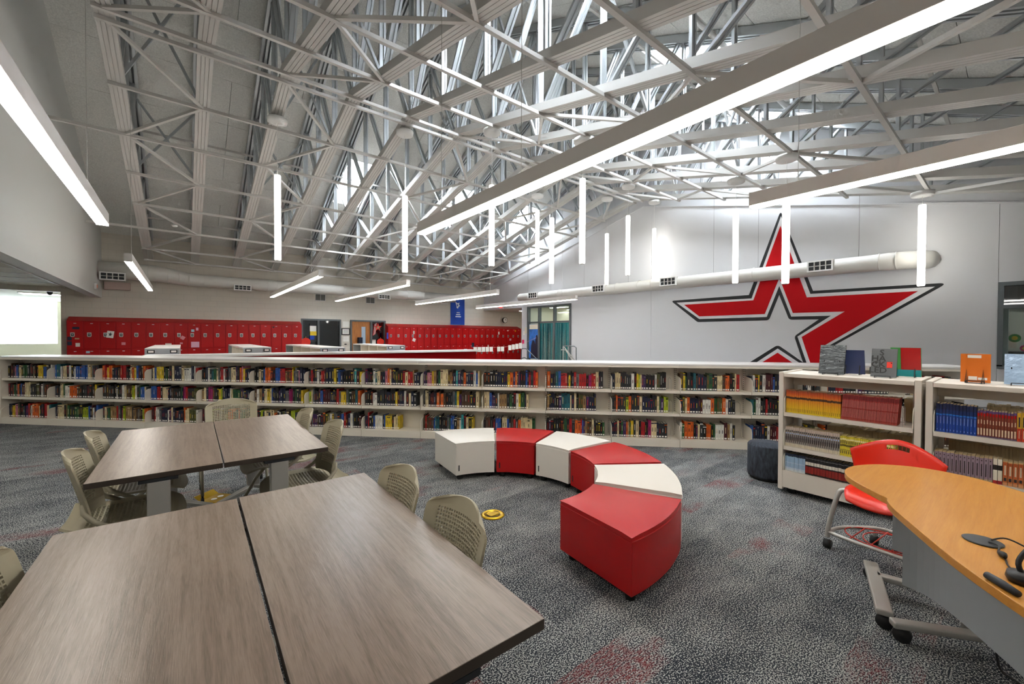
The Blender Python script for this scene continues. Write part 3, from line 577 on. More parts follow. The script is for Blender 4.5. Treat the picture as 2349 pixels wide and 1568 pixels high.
# ================================================================== FAR WALL DECOR
fn = thing('framed_notice', 'black framed white notice between the two classroom doorways', 'framed notice', (5.62, YF, 1.53)); MB().box(0, .37, -.03, 0, 0, .31).build('frame', 'black', fn); MB().box(.04, .33, -.033, -.03, .04, .27).build('sheet', 'paper', fn)
for i in range(3): MB().box(.08, .29, -.034, -.033, .09+i*.055, .105+i*.055).build('text_line', 'frame_grey', fn)
note(5.83, 2.02, .3, .26, 'paper', 'white notice sheet above the black framed notice', 'notice', YF); note(5.82, 1.35, .26, .24, 'paper', 'white notice sheet below the black framed notice', 'notice', YF)
note(5.8, 1.1, .1, .05, 'dark', 'small dark plate low between the doorways', 'wall plate', YF)
def disc(r, c, mt, name, label, cat, y=YF-.055):
    o = MB().prism([(r*math.cos(2*math.pi*i/20), r*.92*math.sin(2*math.pi*i/20)) for i in range(20)], lambda p, s: (p[0], s, p[1]), -.01, 0).build('apple_body', mt)
    return o
for i, (x, z, r) in enumerate(((4.12, 1.22, .19), (7.42, 1.2, .18))):
    t = thing('paper_apple', ['red paper apple on the sill of the dark classroom window', 'red paper apple in the sidelight beside the wooden door'][i], 'paper cut-out', (x, YF-.055, z))
    o = disc(r, 0, 'red_plastic', '', '', ''); o.parent = t; MB().box(-.012, .012, -.008, 0, r*.85, r*1.25).build('stem', 'oak_door', t)
t = thing('snowman_sign', 'paper snowman figure with yellow scarf in the classroom window', 'paper figure', (4.42, YF-.02, 1.3)); MB().box(-.13, .13, -.01, 0, .38, .62).build('head', 'paper', t); MB().box(-.13, .13, -.012, -.001, .62, .72).build('hat', 'dark', t); MB().box(-.12, .14, -.011, 0, .2, .38).build('scarf', 'yellow', t); MB().box(-.13, .05, -.012, -.001, .02, .2).build('body', 'blue', t)
note(4.42, 1.14, .2, .22, 'dark', 'dark card on the glass below the snowman figure', 'card', YF+.01); note(4.4, 1.0, .22, .12, 'pages_w', 'pale yellow card on the classroom sill', 'card', YF-.03); note(4.2, .99, .16, .1, 'paper', 'white slip on the classroom sill', 'card', YF-.03)
t = thing('paper_star', 'red star cut-out on the sidelight glass', 'paper star', (7.32, YF+.01, 1.9)); MB().prism([(.2*math.cos(math.radians(90+36*i))*(1 if i % 2 == 0 else .42), .2*math.sin(math.radians(90+36*i))*(1 if i % 2 == 0 else .42)) for i in range(10)], lambda p, s: (p[0], s, p[1]), -.01, 0).build('star', 'red_plastic', t); MB().box(-.05, .05, -.013, -.01, -.05, .05).build('photo', 'pages', t)
fl = thing('flag', 'small striped american flag behind the sidelight glass', 'flag', (7.12, YF+.02, 1.5))
for i in range(5): MB().hexa([(-.06+.03*i, -.004, .0+.02*i), (-.03+.03*i, -.004, .0+.02*i), (-.03+.03*i, 0, .0+.02*i), (-.06+.03*i, 0, .0+.02*i), (.02+.03*i, -.004, .55+.02*i), (.05+.03*i, -.004, .55+.02*i), (.05+.03*i, 0, .55+.02*i), (.02+.03*i, 0, .55+.02*i)]).build('stripe', 'paper' if i % 2 else 'mural_red', fl)
note(7.1, 1.2, .17, .22, 'paper', 'white sheet low on the sidelight glass', 'paper sheet', YF-.055)
o = MB().box(-.09, .09, -.2, 0, 0, .3).build('wall_bin', 'navy', bevel=.01); o.location = (6.42, YF-.02, 1.12); tag(o, 'navy box mounted on the wooden door', 'door box')
bn = thing('blue_banner', 'tall blue banner with white emblem above the right locker bank', 'banner', (11.31, YF-.02, 2.12)); MB().box(0, .89, -.012, 0, 0, 1.4).build('cloth', 'blue', bn); MB().tube([(-.03, -.01, 1.4), (.92, -.01, 1.4)], .014, 8).build('rod', 'silver', bn)
em = [(.28, 1.28), (.44, 1.17), (.56, 1.22), (.52, 1.1), (.6, 1.05), (.5, .98), (.46, .88), (.38, .92), (.36, 1.06)]
MB().prism(em, lambda p, s: (p[0], s, p[1]), -.016, -.012).build('emblem', 'paper', bn); MB().prism([(.4, 1.14), (.48, 1.1), (.46, 1.02), (.4, 1.0), (.39, 1.08)], lambda p, s: (p[0], s, p[1]), -.018, -.016).build('emblem_cut', 'blue', bn)
for i, wd_ in enumerate((.2, .27, .35)): MB().box(.48-wd_/2, .48+wd_/2, -.015, -.012, .64-i*.11, .69-i*.11).build('print_line', 'paper', bn)
o = note(10.95, 3.25, .45, .09, 'paper', 'white wall sign left of the blue banner', 'sign', YF)
ck = thing('wall_clock', 'round black-rimmed clock on a bracket in the hallway', 'clock', (14.9, YF-.22, 2.45)); MB().tube([(0, -.03, 0), (0, .05, 0)], .17, 24).build('rim', 'black', ck); MB().tube([(0, -.036, 0), (0, -.03, 0)], .145, 24).build('face', 'paper', ck); MB().box(-.01, .01, -.042, -.036, 0, .1).build('hand', 'black', ck); MB().box(0, .08, -.042, -.036, -.008, .008).build('hand', 'black', ck); MB().box(-.05, .05, .05, .22, -.08, .08).build('bracket', 'black', ck)
# things on the pillar between hallway and glazed screen, poster and fringe curtains on the panes
def noteX(y, z, w, h, mt, label, cat, x=XR): 
    o = MB().box(-.003, 0, -w/2, w/2, -h/2, h/2).build(cat.replace(' ', '_'), mt); o.location = (x-.0005, y, z); return tag(o, label, cat)
noteX(15.98, 1.22, .16, .2, 'magenta', 'bright pink card on the white pillar', 'card'); noteX(15.7, 1.8, .14, .3, 'pages_w', 'cream card on the edge of the glazed screen', 'card', XR-.06); noteX(15.92, 1.66, .12, .2, 'paper', 'small white sheet on the white pillar', 'paper sheet')
mat('poster_blue', '2f6fc0', .5, var=.5, scale=3); mat('poster_dark', '241f33', .6)
po = thing('window_poster', 'blue picture poster with dark figures in the left window pane', 'poster', (XR-.005, 0, 0)); MB().box(-.01, 0, 14.84, 15.5, .4, 2.1).build('sheet', 'poster_blue', po)
for cy_, cz, rr, hh_ in ((15.18, .95, .2, .75), (14.93, 1.2, .13, .8)): MB().prism([(cy_-rr, .42), (cy_+rr, .42), (cy_+rr*.8, cz+.1), (cy_+rr*.35, cz+hh_*.45), (cy_-rr*.35, cz+hh_*.45), (cy_-rr*.8, cz+.1)], P_x, -.014, -.01).build('figure', 'poster_dark', po)
MB().box(-.013, -.01, 14.86, 15.48, 1.85, 2.09).build('pale_top', 'pages_w', po)
for i, (a, b) in enumerate(((13.78, 14.70), (12.76, 13.65))):
    fc = thing('fringe_curtain', ['teal foil fringe curtain in the middle window pane', 'teal foil fringe curtain in the right window pane'][i], 'curtain', (XR-.02, 0, 0), 0, 'foil fringe curtains')
    MB().box(.0, .02, a, b, 2.08, 2.13).build('header', 'teal', fc); m = MB(); rnd = random.Random(i)
    for j in range(46):
        y = a+(b-a)*(j+.5)/46; dx = rnd.uniform(-.02, .02); m.hexa([(dx-.002, y-.009, .2), (dx+.002, y-.009, .2), (dx+.002, y+.009, .2), (dx-.002, y+.009, .2), (-.002, y-.009, 2.1), (.002, y-.009, 2.1), (.002, y+.009, 2.1), (-.002, y+.009, 2.1)], rnd.randrange(3))  # teal tint picked per strip paints the foil's shimmer
    tag(m.build('fringe', ['teal', 'teal_shimmer_light', 'teal_shimmer_dark'], fc), kind='stuff')
# toys seen through the far right window
for (y, z, r, mt, lb) in ((.12, 1.5, .09, 'green', 'green toy reel behind the right window'), (-.02, 1.28, .07, 'magenta', 'dark pink toy on the cabinet behind the right window'), (-.18, 1.42, .13, 'pages', 'round tan toy dial behind the right window')):
    t = thing('toy', lb, 'toy', (14.2, y, z)); MB().tube([(0, 0, 0), (.05, 0, 0)], r, 16).build('disc', mt, t); MB().tube([(-.01, 0, 0), (0, 0, 0)], r*.5, 12).build('hub', 'yellow', t)
cb = thing('low_cabinet', 'yellow fronted low cabinet behind the right window', 'cabinet', (14.15, -1.2, 0)); MB().box(0, .5, 0, 1.45, 0, 1.2).build('body', 'navy', cb); MB().box(-.015, 0, .95, 1.4, .75, 1.15).build('door', 'yellow', cb)
# ================================================================== HALL: partition, low shelving, rails
pt = thing('red_screen', 'long low red partition with white cap behind the bookcases', 'low screen', (6.0, 9.05, 0), math.atan2(.62, -6.55)); L = 6.58
MB().box(0, L, -.05, .05, .0, 1.10).build('panel', 'red_fabric', pt); MB().box(-.02, L, -.22, .22, 1.10, 1.145).build('cap', 'shelf_top', pt, bevel=.006)
def hallshelf(x, y, L, label, rz=0.):
    t = thing('low_shelf_unit', label, 'bookcase', (x, y, 0), rz, 'low white shelf units in the hall'); W = .6
    e = MB().box(0, W, 0, .04, .08, 1.19).build('end_panel', 'grey_panel', t)
    for a in (.04, W-.17): MB().box(a, a+.13, -.012, 0, 1.09, 1.16).build('label_holder', 'black', e); MB().box(a+.02, a+.11, -.015, -.012, 1.105, 1.145).build('label_card', 'paper', e)
    MB().box(0, W, L-.04, L, .08, 1.19).build('end_panel', 'grey_panel', t); MB().box(W/2-.01, W/2+.01, .04, L-.04, .08, 1.15).build('back_panel', 'shelf', t)
    n = 4
    for i in range(n):
        a = L*i/n; MB().box(.0, W, a+.045, a+L/n-.005, 1.16, 1.20).build('top_panel', 'shelf_top', t)
        if i: MB().box(.01, W-.01, a-.015, a+.015, .08, 1.16).build('divider', 'shelf', t)
    for z in (.1, .45, .8): MB().box(.01, W-.01, .04, L-.04, z, z+.025).build('shelf', 'shelf', t)
    for a, b in ((.04, .08), (W-.08, .08), (.04, L-.08), (W-.08, L-.08)): MB().tube([(a, b-.02, .04), (a, b+.02, .04)], .04, 10).build('caster', 'rubber', t)
    return t
HS = [(-.68, 12.1, 4.2, 'low white shelf unit furthest left in front of the lockers'), (1.14, 12.0, 4.4, 'low white shelf unit second from the left in the hall'), (2.68, 11.05, 4.5, 'low white shelf unit in front of the dark classroom glass'), (4.94, 12.4, 3.3, 'low white shelf unit in front of the wooden door')]
for a in HS: hallshelf(*a)
def rail(pts, r=.021): return MB().tube(pts, r, 8)
hr = thing('stair_handrail', 'grey steel handrail left of the steps by the glazed screen', 'handrail', (12.55, 0, 0)); rail([(0, 14.95, 0), (0, 14.95, .86), (0, 14.88, .92), (0, 14.6, .92), (0, 13.5, .25), (0, 13.4, 0)]).build('top_rail', 'frame_grey', hr, True); rail([(0, 14.95, .45), (0, 14.7, .5), (0, 13.6, 0)]).build('lower_rail', 'frame_grey', hr, True); rail([(0, 13.9, 0), (0, 13.9, .48)]).build('post', 'frame_grey', hr, True)
hr = thing('stair_handrail', 'grey steel handrail with balusters right of the steps by the glazed screen', 'handrail', (12.55, 0, 0)); rail([(0, 12.2, 1.1), (0, 11.55, 1.1), (0, 11.46, 1.04), (0, 11.45, 0)]).build('top_rail', 'frame_grey', hr, True); rail([(0, 12.3, .93), (0, 12.05, .93), (0, 11.4, .2), (0, 11.35, 0)]).build('sloped_rail', 'alu', hr, True); rail([(0, 12.2, 1.1), (0, 11.35, .35)]).build('sloped_rail', 'alu', hr, True)
for y in (12.2, 11.9, 11.68): rail([(0, y, 0), (0, y, 1.08)], .012).build('baluster', 'alu', hr, True)
pg = thing('paper_garland', 'string of white paper letters hung low before the hallway lockers', 'garland', (10.6, 14.0, 1.15))
MB().tube([(-1.5, 0, -.1), (0, 0, -.13), (1.2, .2, -.05), (2.4, .4, .28)], .006, 5).build('string', 'rose', pg)
for i in range(13):
    x = -1.4+i*.2
    if i in (5, 8): continue
    MB().box(x, x+.17, -.012, -.004, -.3+.02*max(0, i-7), -.1+.03*max(0, i-7)).build('letter_card', 'paper', pg)

# ================================================================== LONG BOOKCASE RUN
RX, RY, RT = -2.409, 10.723, (.699, -.715); RZ = math.atan2(RT[1], RT[0]); BW = .9125; NB = 16
ZS = {'top': .765, 'middle': .452, 'bottom': .10}
def run_pt(s, dpt, z): return (RX+RT[0]*s-RT[1]*dpt, RY+RT[1]*s+RT[0]*dpt, z)
def bracket_poly(): return [(.0, 0), (.0, .11)]+arc(.07, .11, .07, 180, 95, 6)+[(.25, .2), (.25, 0)]
parts = []
parts.append(('back_panel', MB().box(.0, BW, .275, .285, .1, 1.08).mesh('back_panel', 'shelf')))
parts.append(('base', MB().box(.003, BW-.003, 0, .275, 0, .10).mesh('base', 'shelf')))
for z in (.765, .452): parts.append(('shelf', MB().prism([(.012, z-.036), (.03, z-.036), (.03, z-.012), (.275, z-.012), (.275, z), (.012, z)], lambda p, s: (s, p[0], p[1]), .004, BW-.004).mesh('shelf', 'shelf')))
for z in (.765, .452, .10): parts.append(('bracket', MB().prism([(a, b+z) for a, b in bracket_poly()], lambda p, s: (s, p[0], p[1]), .0, .007).mesh('bracket', 'shelf')))
parts.append(('upright', MB().box(-.018, .018, .245, .275, 0, 1.08).mesh('upright', 'shelf')))
m = MB()
for i in range(34):
    for x in (-.009, .009): m.box(x-.003, x+.003, .243, .2455, .12+i*.028, .134+i*.028)
slots = m.mesh('slots', 'dark')
for k in range(NB):
    lab = 'bay of the long white bookcase run, %s from its far left end' % nth(k+1)
    t = thing('bookcase_bay', lab, 'bookcase', run_pt(k*BW, 0, 0), RZ, 'bays of the long bookcase run')
    for nm, me in parts: link(nm, me, t)
    tag(link('slots', slots, t), kind='stuff')
m = MB().box(-.03, NB*BW, -.02, .60, 1.115, 1.14); tp = thing('laminate_counter', 'long white laminate top lying over the whole bookcase run', 'shelf top', run_pt(0, 0, 0), RZ)
for i in range(4): a, b = -.03+i*4*BW, (i+1)*4*BW-.002-(.03 if i < 3 else 0); MB().box(a, b, -.02, .6, 1.108, 1.135).build('top_panel', 'shelf_top', tp, bevel=.005); MB().box(a, b, -.018, .598, 1.08, 1.108).build('edge_band', 'shelf', tp)
ep = thing('bookcase_gable', 'plain white end panel closing the far left end of the bookcase run', 'end panel', run_pt(0, 0, 0), RZ); MB().box(-.03, -.002, .0, .58, 0, 1.08).build('panel', 'shelf', ep); MB().box(-.032, -.03, .02, .56, .05, 1.05).build('face_sheet', 'shelf', ep)
rb = thing('bookcase_backing', 'blank rear side of the long bookcase run facing the hall', 'bookcase'); m = MB(); a0, a1, a2, a3 = (run_pt(0, .29, 0), run_pt(NB*BW, .29, 0), run_pt(NB*BW, .58, 0), run_pt(0, .58, 0))
m.hexa([a0, a1, a2, a3]+[(p[0], p[1], 1.079) for p in (a0, a1, a2, a3)]); m.build('rear_casing', 'shelf', rb)

# ------------------------------------------------------------------ books of the run
BC = [('navy', '131c36', 15), ('black', '0e0f12', 19), ('charcoal', '23262b', 15), ('maroon', '42111a', 8), ('red', 'a8191a', 8), ('orange', 'cf5c1b', 5), ('yellow', 'd4b625', 6), ('cream', 'd3c399', 10), ('white', 'd6d5ce', 8), ('teal', '175a66', 3), ('blue', '2653a0', 6),
      ('green', '24532f', 4), ('purple', '3b2050', 4), ('pink', 'b96f84', 1.5), ('brown', '46301f', 6), ('grey', '5f6162', 5), ('tan', '96774c', 3), ('olive', '4b4e28', 2), ('turquoise', '35959b', .6), ('lime', '9fb01d', 1.2), ('magenta', '98155a', .7)]
BM = ['bk_'+c[0] for c in BC]
for c in BC: mat('bk_'+c[0], c[1], .45, var=.25, scale=30, stretch=(1, 1, .5))
SL = BM+['pages_w', 'paper']; IP, IL = len(BM), len(BM)+1
WTS = [c[2] for c in BC]; LIGHT = [BM.index('bk_'+n) for n in ('cream', 'white', 'yellow', 'red', 'grey', 'orange')]; DARKT = [0, 1, 3]
rb_ = random.Random(42)
FILL = [(.97, .97, .97)]*4+[(.97, .93, .9), (.97, .95, .92), (.97, .97, .95), (.97, .95, .62), (.97, .95, .88), (.9, .77, .86), (.92, .8, .93), (.85, .87, .85), (.9, .82, .84), (1, .96, .97), (.9, .8, .9), (.9, .9, .9)]
def book_geom(mb, X, w, h, d, ci, ti, tb, lean=0., mp=None):
    """spine towards -y; X = left edge on the shelf; lean in radians"""
    f = mp or (lambda p: p)
    def T(p):
        x, y, z = p; return f((X+x*math.cos(lean)+z*math.sin(lean), y, z*math.cos(lean)-x*math.sin(lean)+(w*math.sin(lean) if lean > 0 else 0)))
    def bx(x0, x1, y0, y1, z0, z1, m): mb.hexa([T(p) for p in ((x0, y0, z0), (x1, y0, z0), (x1, y1, z0), (x0, y1, z0), (x0, y0, z1), (x1, y0, z1), (x1, y1, z1), (x0, y1, z1))], m)
    c = .0022
    bx(0, w, 0, .006, 0, h, ci); bx(0, c, .006, d, 0, h, ci); bx(w-c, w, .006, d, 0, h, ci); bx(c, w-c, .006, d-.004, .003, h-.004, IP)
    n = .0006
    mb.poly([T(p) for p in ((w*.15, -n, .010), (w*.85, -n, .010), (w*.85, -n, .029), (w*.15, -n, .029))], IL)
    mb.poly([T(p) for p in ((w*.4, -n, h*tb[0]), (w*.6, -n, h*tb[0]), (w*.6, -n, h*tb[1]), (w*.4, -n, h*tb[1]))], ti)
    if tb[2]: mb.poly([T(p) for p in ((.0, -n, h*.86), (w, -n, h*.86), (w, -n, h*.93), (.0, -n, h*.93))], ti)
stuffm = MB(); indiv = []; cnt = 0
order = [13, 12, 11, 10, 9]+[k for k in range(NB) if k not in (13, 12, 11, 10, 9)]
for k in order:
    for li, lev in enumerate(('top', 'middle', 'bottom')):
        x = .02; i = 0; end = BW*FILL[k][li]-.01; pack = []
        run = 0
        while True:
            if run <= 0: run = rb_.choice((1, 1, 1, 1, 1, 1, 2, 3)); ci = rb_.choices(range(len(BC)), WTS)[0]; h0 = rb_.uniform(.185, .242); w0 = rb_.uniform(.017, .043)
            run -= 1; w = w0*rb_.uniform(.95, 1.05); h = min(.262, h0*rb_.uniform(.97, 1.03))
            if x+w > end: break
            dark = ci in (0, 1, 2, 3, 12, 14, 17)
            ti = rb_.choice(LIGHT if dark else DARKT+[7])
            lean = 0
            pack.append((x, w, h, rb_.uniform(.13, .165), ci, ti, (rb_.uniform(.3, .45), rb_.uniform(.6, .82), rb_.random() < .25), rb_.uniform(.0, .014)))
            x += w+rb_.choice((.0005, .001, .003))
        for n, (bx, w, h, d, ci, ti, tb, dy) in enumerate(pack):
            mb = MB(); lone = k in (13, 12, 11, 10, 9) and cnt < 300 and not (k == 13 and bx > .36)
            lean = 0.
            if n == len(pack)-1 and rb_.random() < .3 and FILL[k][li] < .95: lean = -.08
            y0 = .085+dy
            if lone:
                cnt += 1
                book_geom(mb, 0, w, h, d, ci, ti, tb)
                used = sorted(set(mb.m)); re = {a: b for b, a in enumerate(used)}; mb.m = [re[a] for a in mb.m]
                o = mb.build('library_book', [SL[a] for a in used]); o.location = run_pt(k*BW+bx, y0, ZS[lev]+.0005); o.rotation_euler = (0, 0, RZ)
                tag(o, '%s spined book, %s on the %s shelf of the %s bay left of the cart' % (BC[ci][0], nth(n+1), lev, nth(14-k)), 'book', 'library books in the long bookcase')
            else:
                book_geom(stuffm, 0, w, h, d, ci, ti, tb, 0., lambda p, k=k, bx=bx, y0=y0, lev=lev: run_pt(k*BW+bx+p[0], y0+p[1], ZS[lev]+.0005+p[2]))
o = stuffm.build('library_books', SL); tag(o, 'mixed rows of coloured library books filling the farther bays of the long bookcase', 'books', None, 'stuff')
# wire bookends at the open ends of some shelves
for k, lev, s, lb in ((11, 'top', .80, 'wire bookend on the top shelf, third bay left of the cart'), (11, 'middle', .82, 'wire bookend on the middle shelf, third bay left of the cart'), (11, 'bottom', .80, 'wire bookend on the bottom shelf, third bay left of the cart'), (12, 'middle', .78, 'wire bookend on the middle shelf, second bay left of the cart')):
    z = ZS[lev]; o = MB().tube([(0, .04, .002), (0, .04, .15), (0, .12, .17), (0, .2, .15), (0, .2, .002), (-.05, .2, .003)], .0025, 5).build('wire_bookend', 'alu'); o.location = run_pt(k*BW+s, 0, z); o.rotation_euler = (0, 0, RZ); tag(o, lb, 'bookend', 'wire bookends')

# ================================================================== CARTS WITH CLASS SETS
def bands(name, stops, rough=.45, const=True):
    m = bpy.data.materials.new(name); m.use_nodes = True; MATS[name] = m; nt = m.node_tree; b = nt.nodes['Principled BSDF']; b.inputs['Roughness'].default_value = rough
    tc = nt.nodes.new('ShaderNodeTexCoord'); sp_ = nt.nodes.new('ShaderNodeSeparateXYZ'); rp = nt.nodes.new('ShaderNodeValToRGB'); cr_ = rp.color_ramp
    cr_.interpolation = 'CONSTANT' if const else 'LINEAR'
    while len(cr_.elements) < len(stops): cr_.elements.new(.5)
    for e, (p, c) in zip(cr_.elements, stops): e.position = p; e.color = lin(c)
    nt.links.new(tc.outputs['Generated'], sp_.inputs[0]); nt.links.new(sp_.outputs[2], rp.inputs[0]); nt.links.new(rp.outputs[0], b.inputs['Base Color']); return m
bands('set_orange', [(0, 'e0c41e'), (.3, 'e3b01e'), (.6, 'dd8a1e'), (.64, '3a2416'), (.7, '4a2a18'), (.73, 'dd7a22'), (.86, 'c9521c'), (1, '8a3a1c')], const=False)
bands('set_red', [(0, 'a8473a'), (.06, '9a2a25'), (.5, 'a2302a'), (.82, '7c2022'), (.97, 'a54238')])
bands('set_grey', [(0, 'cfc6ae'), (.16, '9c958c'), (.4, '8f8a88'), (.6, 'a39a90'), (.85, 'c4b3a6')])
bands('set_yellow', [(0, 'd9c836'), (.3, '8a7a20'), (.33, 'd9c836'), (.48, '6b5c1e'), (.58, 'd6c43a'), (.8, 'efe6a8'), (.88, 'd8c634')])
bands('set_sky', [(0, 'd3dde2'), (.2, 'a3c0d2'), (.45, 'c4d4de'), (.5, '9dbcd0'), (.84, '232f45')])
bands('set_black', [(0, '16140f'), (.08, '8d231b'), (.45, '17151a'), (.52, 'e2ddd0'), (.7, '17151a'), (.88, '8a8a8a'), (.91, '131216')])
bands('set_blue', [(0, '17429c'), (.4, '163c90'), (.6, '2478d0'), (.645, '112a63'), (.8, '0c1d44')])
bands('set_rust', [(0, '5e4a6a'), (.05, '7c3420'), (.5, '82341e'), (.8, '8a2a20'), (.92, '5d4078')])
bands('set_flame', [(0, 'c03216'), (.45, 'd2a424'), (.97, 'd2a424')])
bands('set_mauve', [(0, 'b7a27a'), (.1, '95818d'), (.97, 'c3ac7c')])
bands('set_ivory', [(0, '9c1f22'), (.13, 'e9e0cb'), (.55, '2c2622'), (.75, 'e9e0cb')])
bands('set_coral', [(0, 'cf9464'), (.12, 'bd6c38'), (.33, 'bd6034'), (.75, 'b8582a'), (.95, 'cfa874')])
def make_cart(y, label, nm):
    W, D = .985, .55
    t = thing('shelving_cart', label, 'book cart', (4.50, y, 0), -math.pi/2, 'beige shelving carts')
    for x in (0, W-.04): MB().box(x, x+.04, 0, D, .035, 1.165).build('end_panel', 'shelf_cart', t, bevel=.004)
    MB().box(.041, W-.041, .0, D, 1.12, 1.155).build('top', 'shelf_cart', t, bevel=.003)
    MB().box(.041, W-.041, D/2-.01, D/2+.01, 1.03, 1.12).build('top_rail', 'shelf_cart', t)
    for z in (.78, .457):
        for a, b in ((0, .25), (.30, D)):
            MB().prism([(a, z-.035), (a+.015, z-.035), (a+.015, z-.012), (b, z-.012), (b, z), (a, z)], lambda p, s: (s, p[0], p[1]), .045, W-.045).build('shelf', 'shelf_cart', t)
    MB().box(.041, W-.041, .0, D, .06, .22).build('base', 'shelf_cart', t)
    for z in (.78, .457, .22):
        for x in (.043, W-.05): MB().prism([(a*.95+.005, b*.9+z) for a, b in bracket_poly()], lambda p, s: (s, p[0], p[1]), x, x+.006).build('bracket', 'shelf', t)
    for x in (.05, W-.08): MB().box(x, x+.03, D/2-.012, D/2+.012, .22, 1.03).build('upright', 'shelf_cart', t)
    for x, yy in ((.1, .06), (W-.1, .06), (.1, D-.06), (W-.1, D-.06)):
        c = MB().tube([(x, yy-.016, .034), (x, yy+.016, .034)], .034, 12).build('caster', 'rubber', t, True); MB().box(x-.02, x+.02, yy-.022, yy+.022, .045, .06).build('fork', 'alu', c)
    return t
make_cart(1.477, 'beige book cart with orange and red paperback sets behind the red chair', 'first'); make_cart(.470, 'beige book cart at the right edge with blue and rust paperback sets', 'second')
mat('ink_dark', '33292a', .6); mat('ink_cream', 'd9c3a4', .6); mat('ink_blue', '9db8e6', .6); mat('ink_rose', 'cf8f86', .6)
INK = {'set_red': [('ink_rose', .35, .65, .1, .45), ('ink_rose', .35, .65, .5, .78)], 'set_blue': [('ink_blue', .42, .58, .3, .55), ('ink_blue', .4, .6, .06, .11)], 'set_rust': [('ink_cream', .2, .8, .08, .34), ('ink_cream', .32, .68, .5, .66), ('mural_red', .25, .75, .8, .9)], 'set_mauve': [('ink_dark', .36, .64, .2, .72), ('ink_dark', .35, .65, .84, .89)],
       'set_coral': [('ink_cream', .3, .7, .42, .82), ('ink_dark', .2, .8, .18, .31)], 'set_flame': [('ink_dark', .3, .7, .5, .85), ('ink_cream', .4, .6, .1, .38)], 'set_grey': [('ink_dark', .2, .5, .2, .5), ('ink_dark', .45, .8, .3, .62), ('ink_blue', .2, .8, .64, .7), ('ink_dark', .2, .8, .74, .82)], 'set_yellow': [('ink_dark', .3, .7, .12, .28), ('ink_dark', .3, .7, .62, .78)], 'set_sky': [('ink_blue', .35, .65, .1, .8)], 'set_orange': [('ink_dark', .4, .6, .06, .2)], 'set_black': [], 'set_ivory': []}
def class_set(cy0, z, n, x0, x1, h, d, mt, what, shelf, lean=0., pages='pages'):
    w = (x1-x0)/n; rr = random.Random(int(x0*1000+z*100+n)); shared = []
    for v in range(3):
        hh_ = h*(1+.012*(v-1)); m = MB(); c = .0012; wb = w*.90; ink = INK[mt]
        m.box(0, wb, 0, .004, 0, hh_, 0); m.box(0, c, .004, d, 0, hh_, 0); m.box(wb-c, wb, .004, d, 0, hh_, 0); m.box(c, wb-c, .004, d-.001, .001, hh_-.001, 1)
        for q, (_, a, b, e, f_) in enumerate(ink): m.poly([(wb*a, -.0006, hh_*e), (wb*b, -.0006, hh_*e), (wb*b, -.0006, hh_*f_), (wb*a, -.0006, hh_*f_)], 2+q)
        shared.append(m.mesh('paperback', [mt, pages]+[q[0] for q in ink]))
    for i in range(n):
        o = link('paperback', shared[rr.randrange(3)]); X = x0+i*w
        o.rotation_euler = (0, lean, -math.pi/2); o.location = (4.50+.028+rr.uniform(0, .006), cy0-X, z+.001+(w*math.sin(lean) if lean > 0 else 0))
        tag(o, '%s, %s from left on %s' % (what, nth(i+1), shelf), 'paperback', what+' set')
class_set(1.477, .78, 30, .055, .475, .212, .14, 'set_orange', 'orange-to-yellow paperback', "the first cart's top shelf")
class_set(1.477, .78, 44, .476, .842, .222, .14, 'set_red', 'thin red paperback', "the first cart's top shelf", .06)
class_set(1.477, .457, 26, .052, .472, .185, .12, 'set_grey', 'grey patterned paperback', "the first cart's middle shelf")
class_set(1.477, .457, 26, .474, .835, .175, .12, 'set_yellow', 'yellow paperback', "the first cart's middle shelf")
class_set(1.477, .22, 15, .052, .215, .165, .12, 'set_sky', 'pale blue thin paperback', "the first cart's bottom shelf")
class_set(1.477, .22, 26, .217, .80, .17, .12, 'set_black', 'black and red paperback', "the first cart's bottom shelf")
class_set(.470, .78, 12, .055, .265, .215, .13, 'set_blue', 'dark blue paperback', "the second cart's top shelf")
class_set(.470, .78, 13, .266, .45, .19, .13, 'set_rust', 'rust red paperback', "the second cart's top shelf")
class_set(.470, .78, 6, .451, .57, .20, .13, 'set_flame', 'orange and yellow paperback', "the second cart's top shelf")
class_set(.470, .457, 14, .052, .345, .175, .12, 'set_mauve', 'faded mauve paperback', "the second cart's middle shelf")
class_set(.470, .457, 2, .346, .39, .18, .12, 'set_ivory', 'ivory and red paperback', "the second cart's middle shelf")
class_set(.470, .457, 9, .391, .60, .17, .12, 'set_coral', 'coral orange paperback', "the second cart's middle shelf")
# rear rows: fore-edges of the sets facing the other side
for ci_, (y0c, rows) in enumerate(((1.477, ((.457, .3, .92, .2), (.22, .12, .9, .18), (.78, .84, .93, .19))), (.47, ((.78, .3, .93, .2), (.457, .1, .93, .22), (.22, .06, .93, .18))))):
    m = MB(); rr = random.Random(ci_)
    for z, x0, x1, h in rows:
        x = x0
        while x < x1:
            w = rr.uniform(.016, .024); a = .34+rr.uniform(0, .01); m.box(4.5+a, 4.5+.53, y0c-x-w, y0c-x-.0008, z+.001, z+h*rr.uniform(.96, 1.02)); x += w
    o = m.build('rear_paperbacks', 'pages'); tag(o, 'rows of tan page edges on the rear side of the %s book cart' % ('first', 'second')[ci_], 'books', None, 'stuff')
o = MB().tube([(4.515, .60, .782), (4.515, .60, .93), (4.56, .60, .945), (4.62, .60, .93), (4.62, .60, .782)], .003, 6).build('wire_bookend', 'silver'); tag(o, 'silver wire bookend at the end of the thin red set', 'bookend')
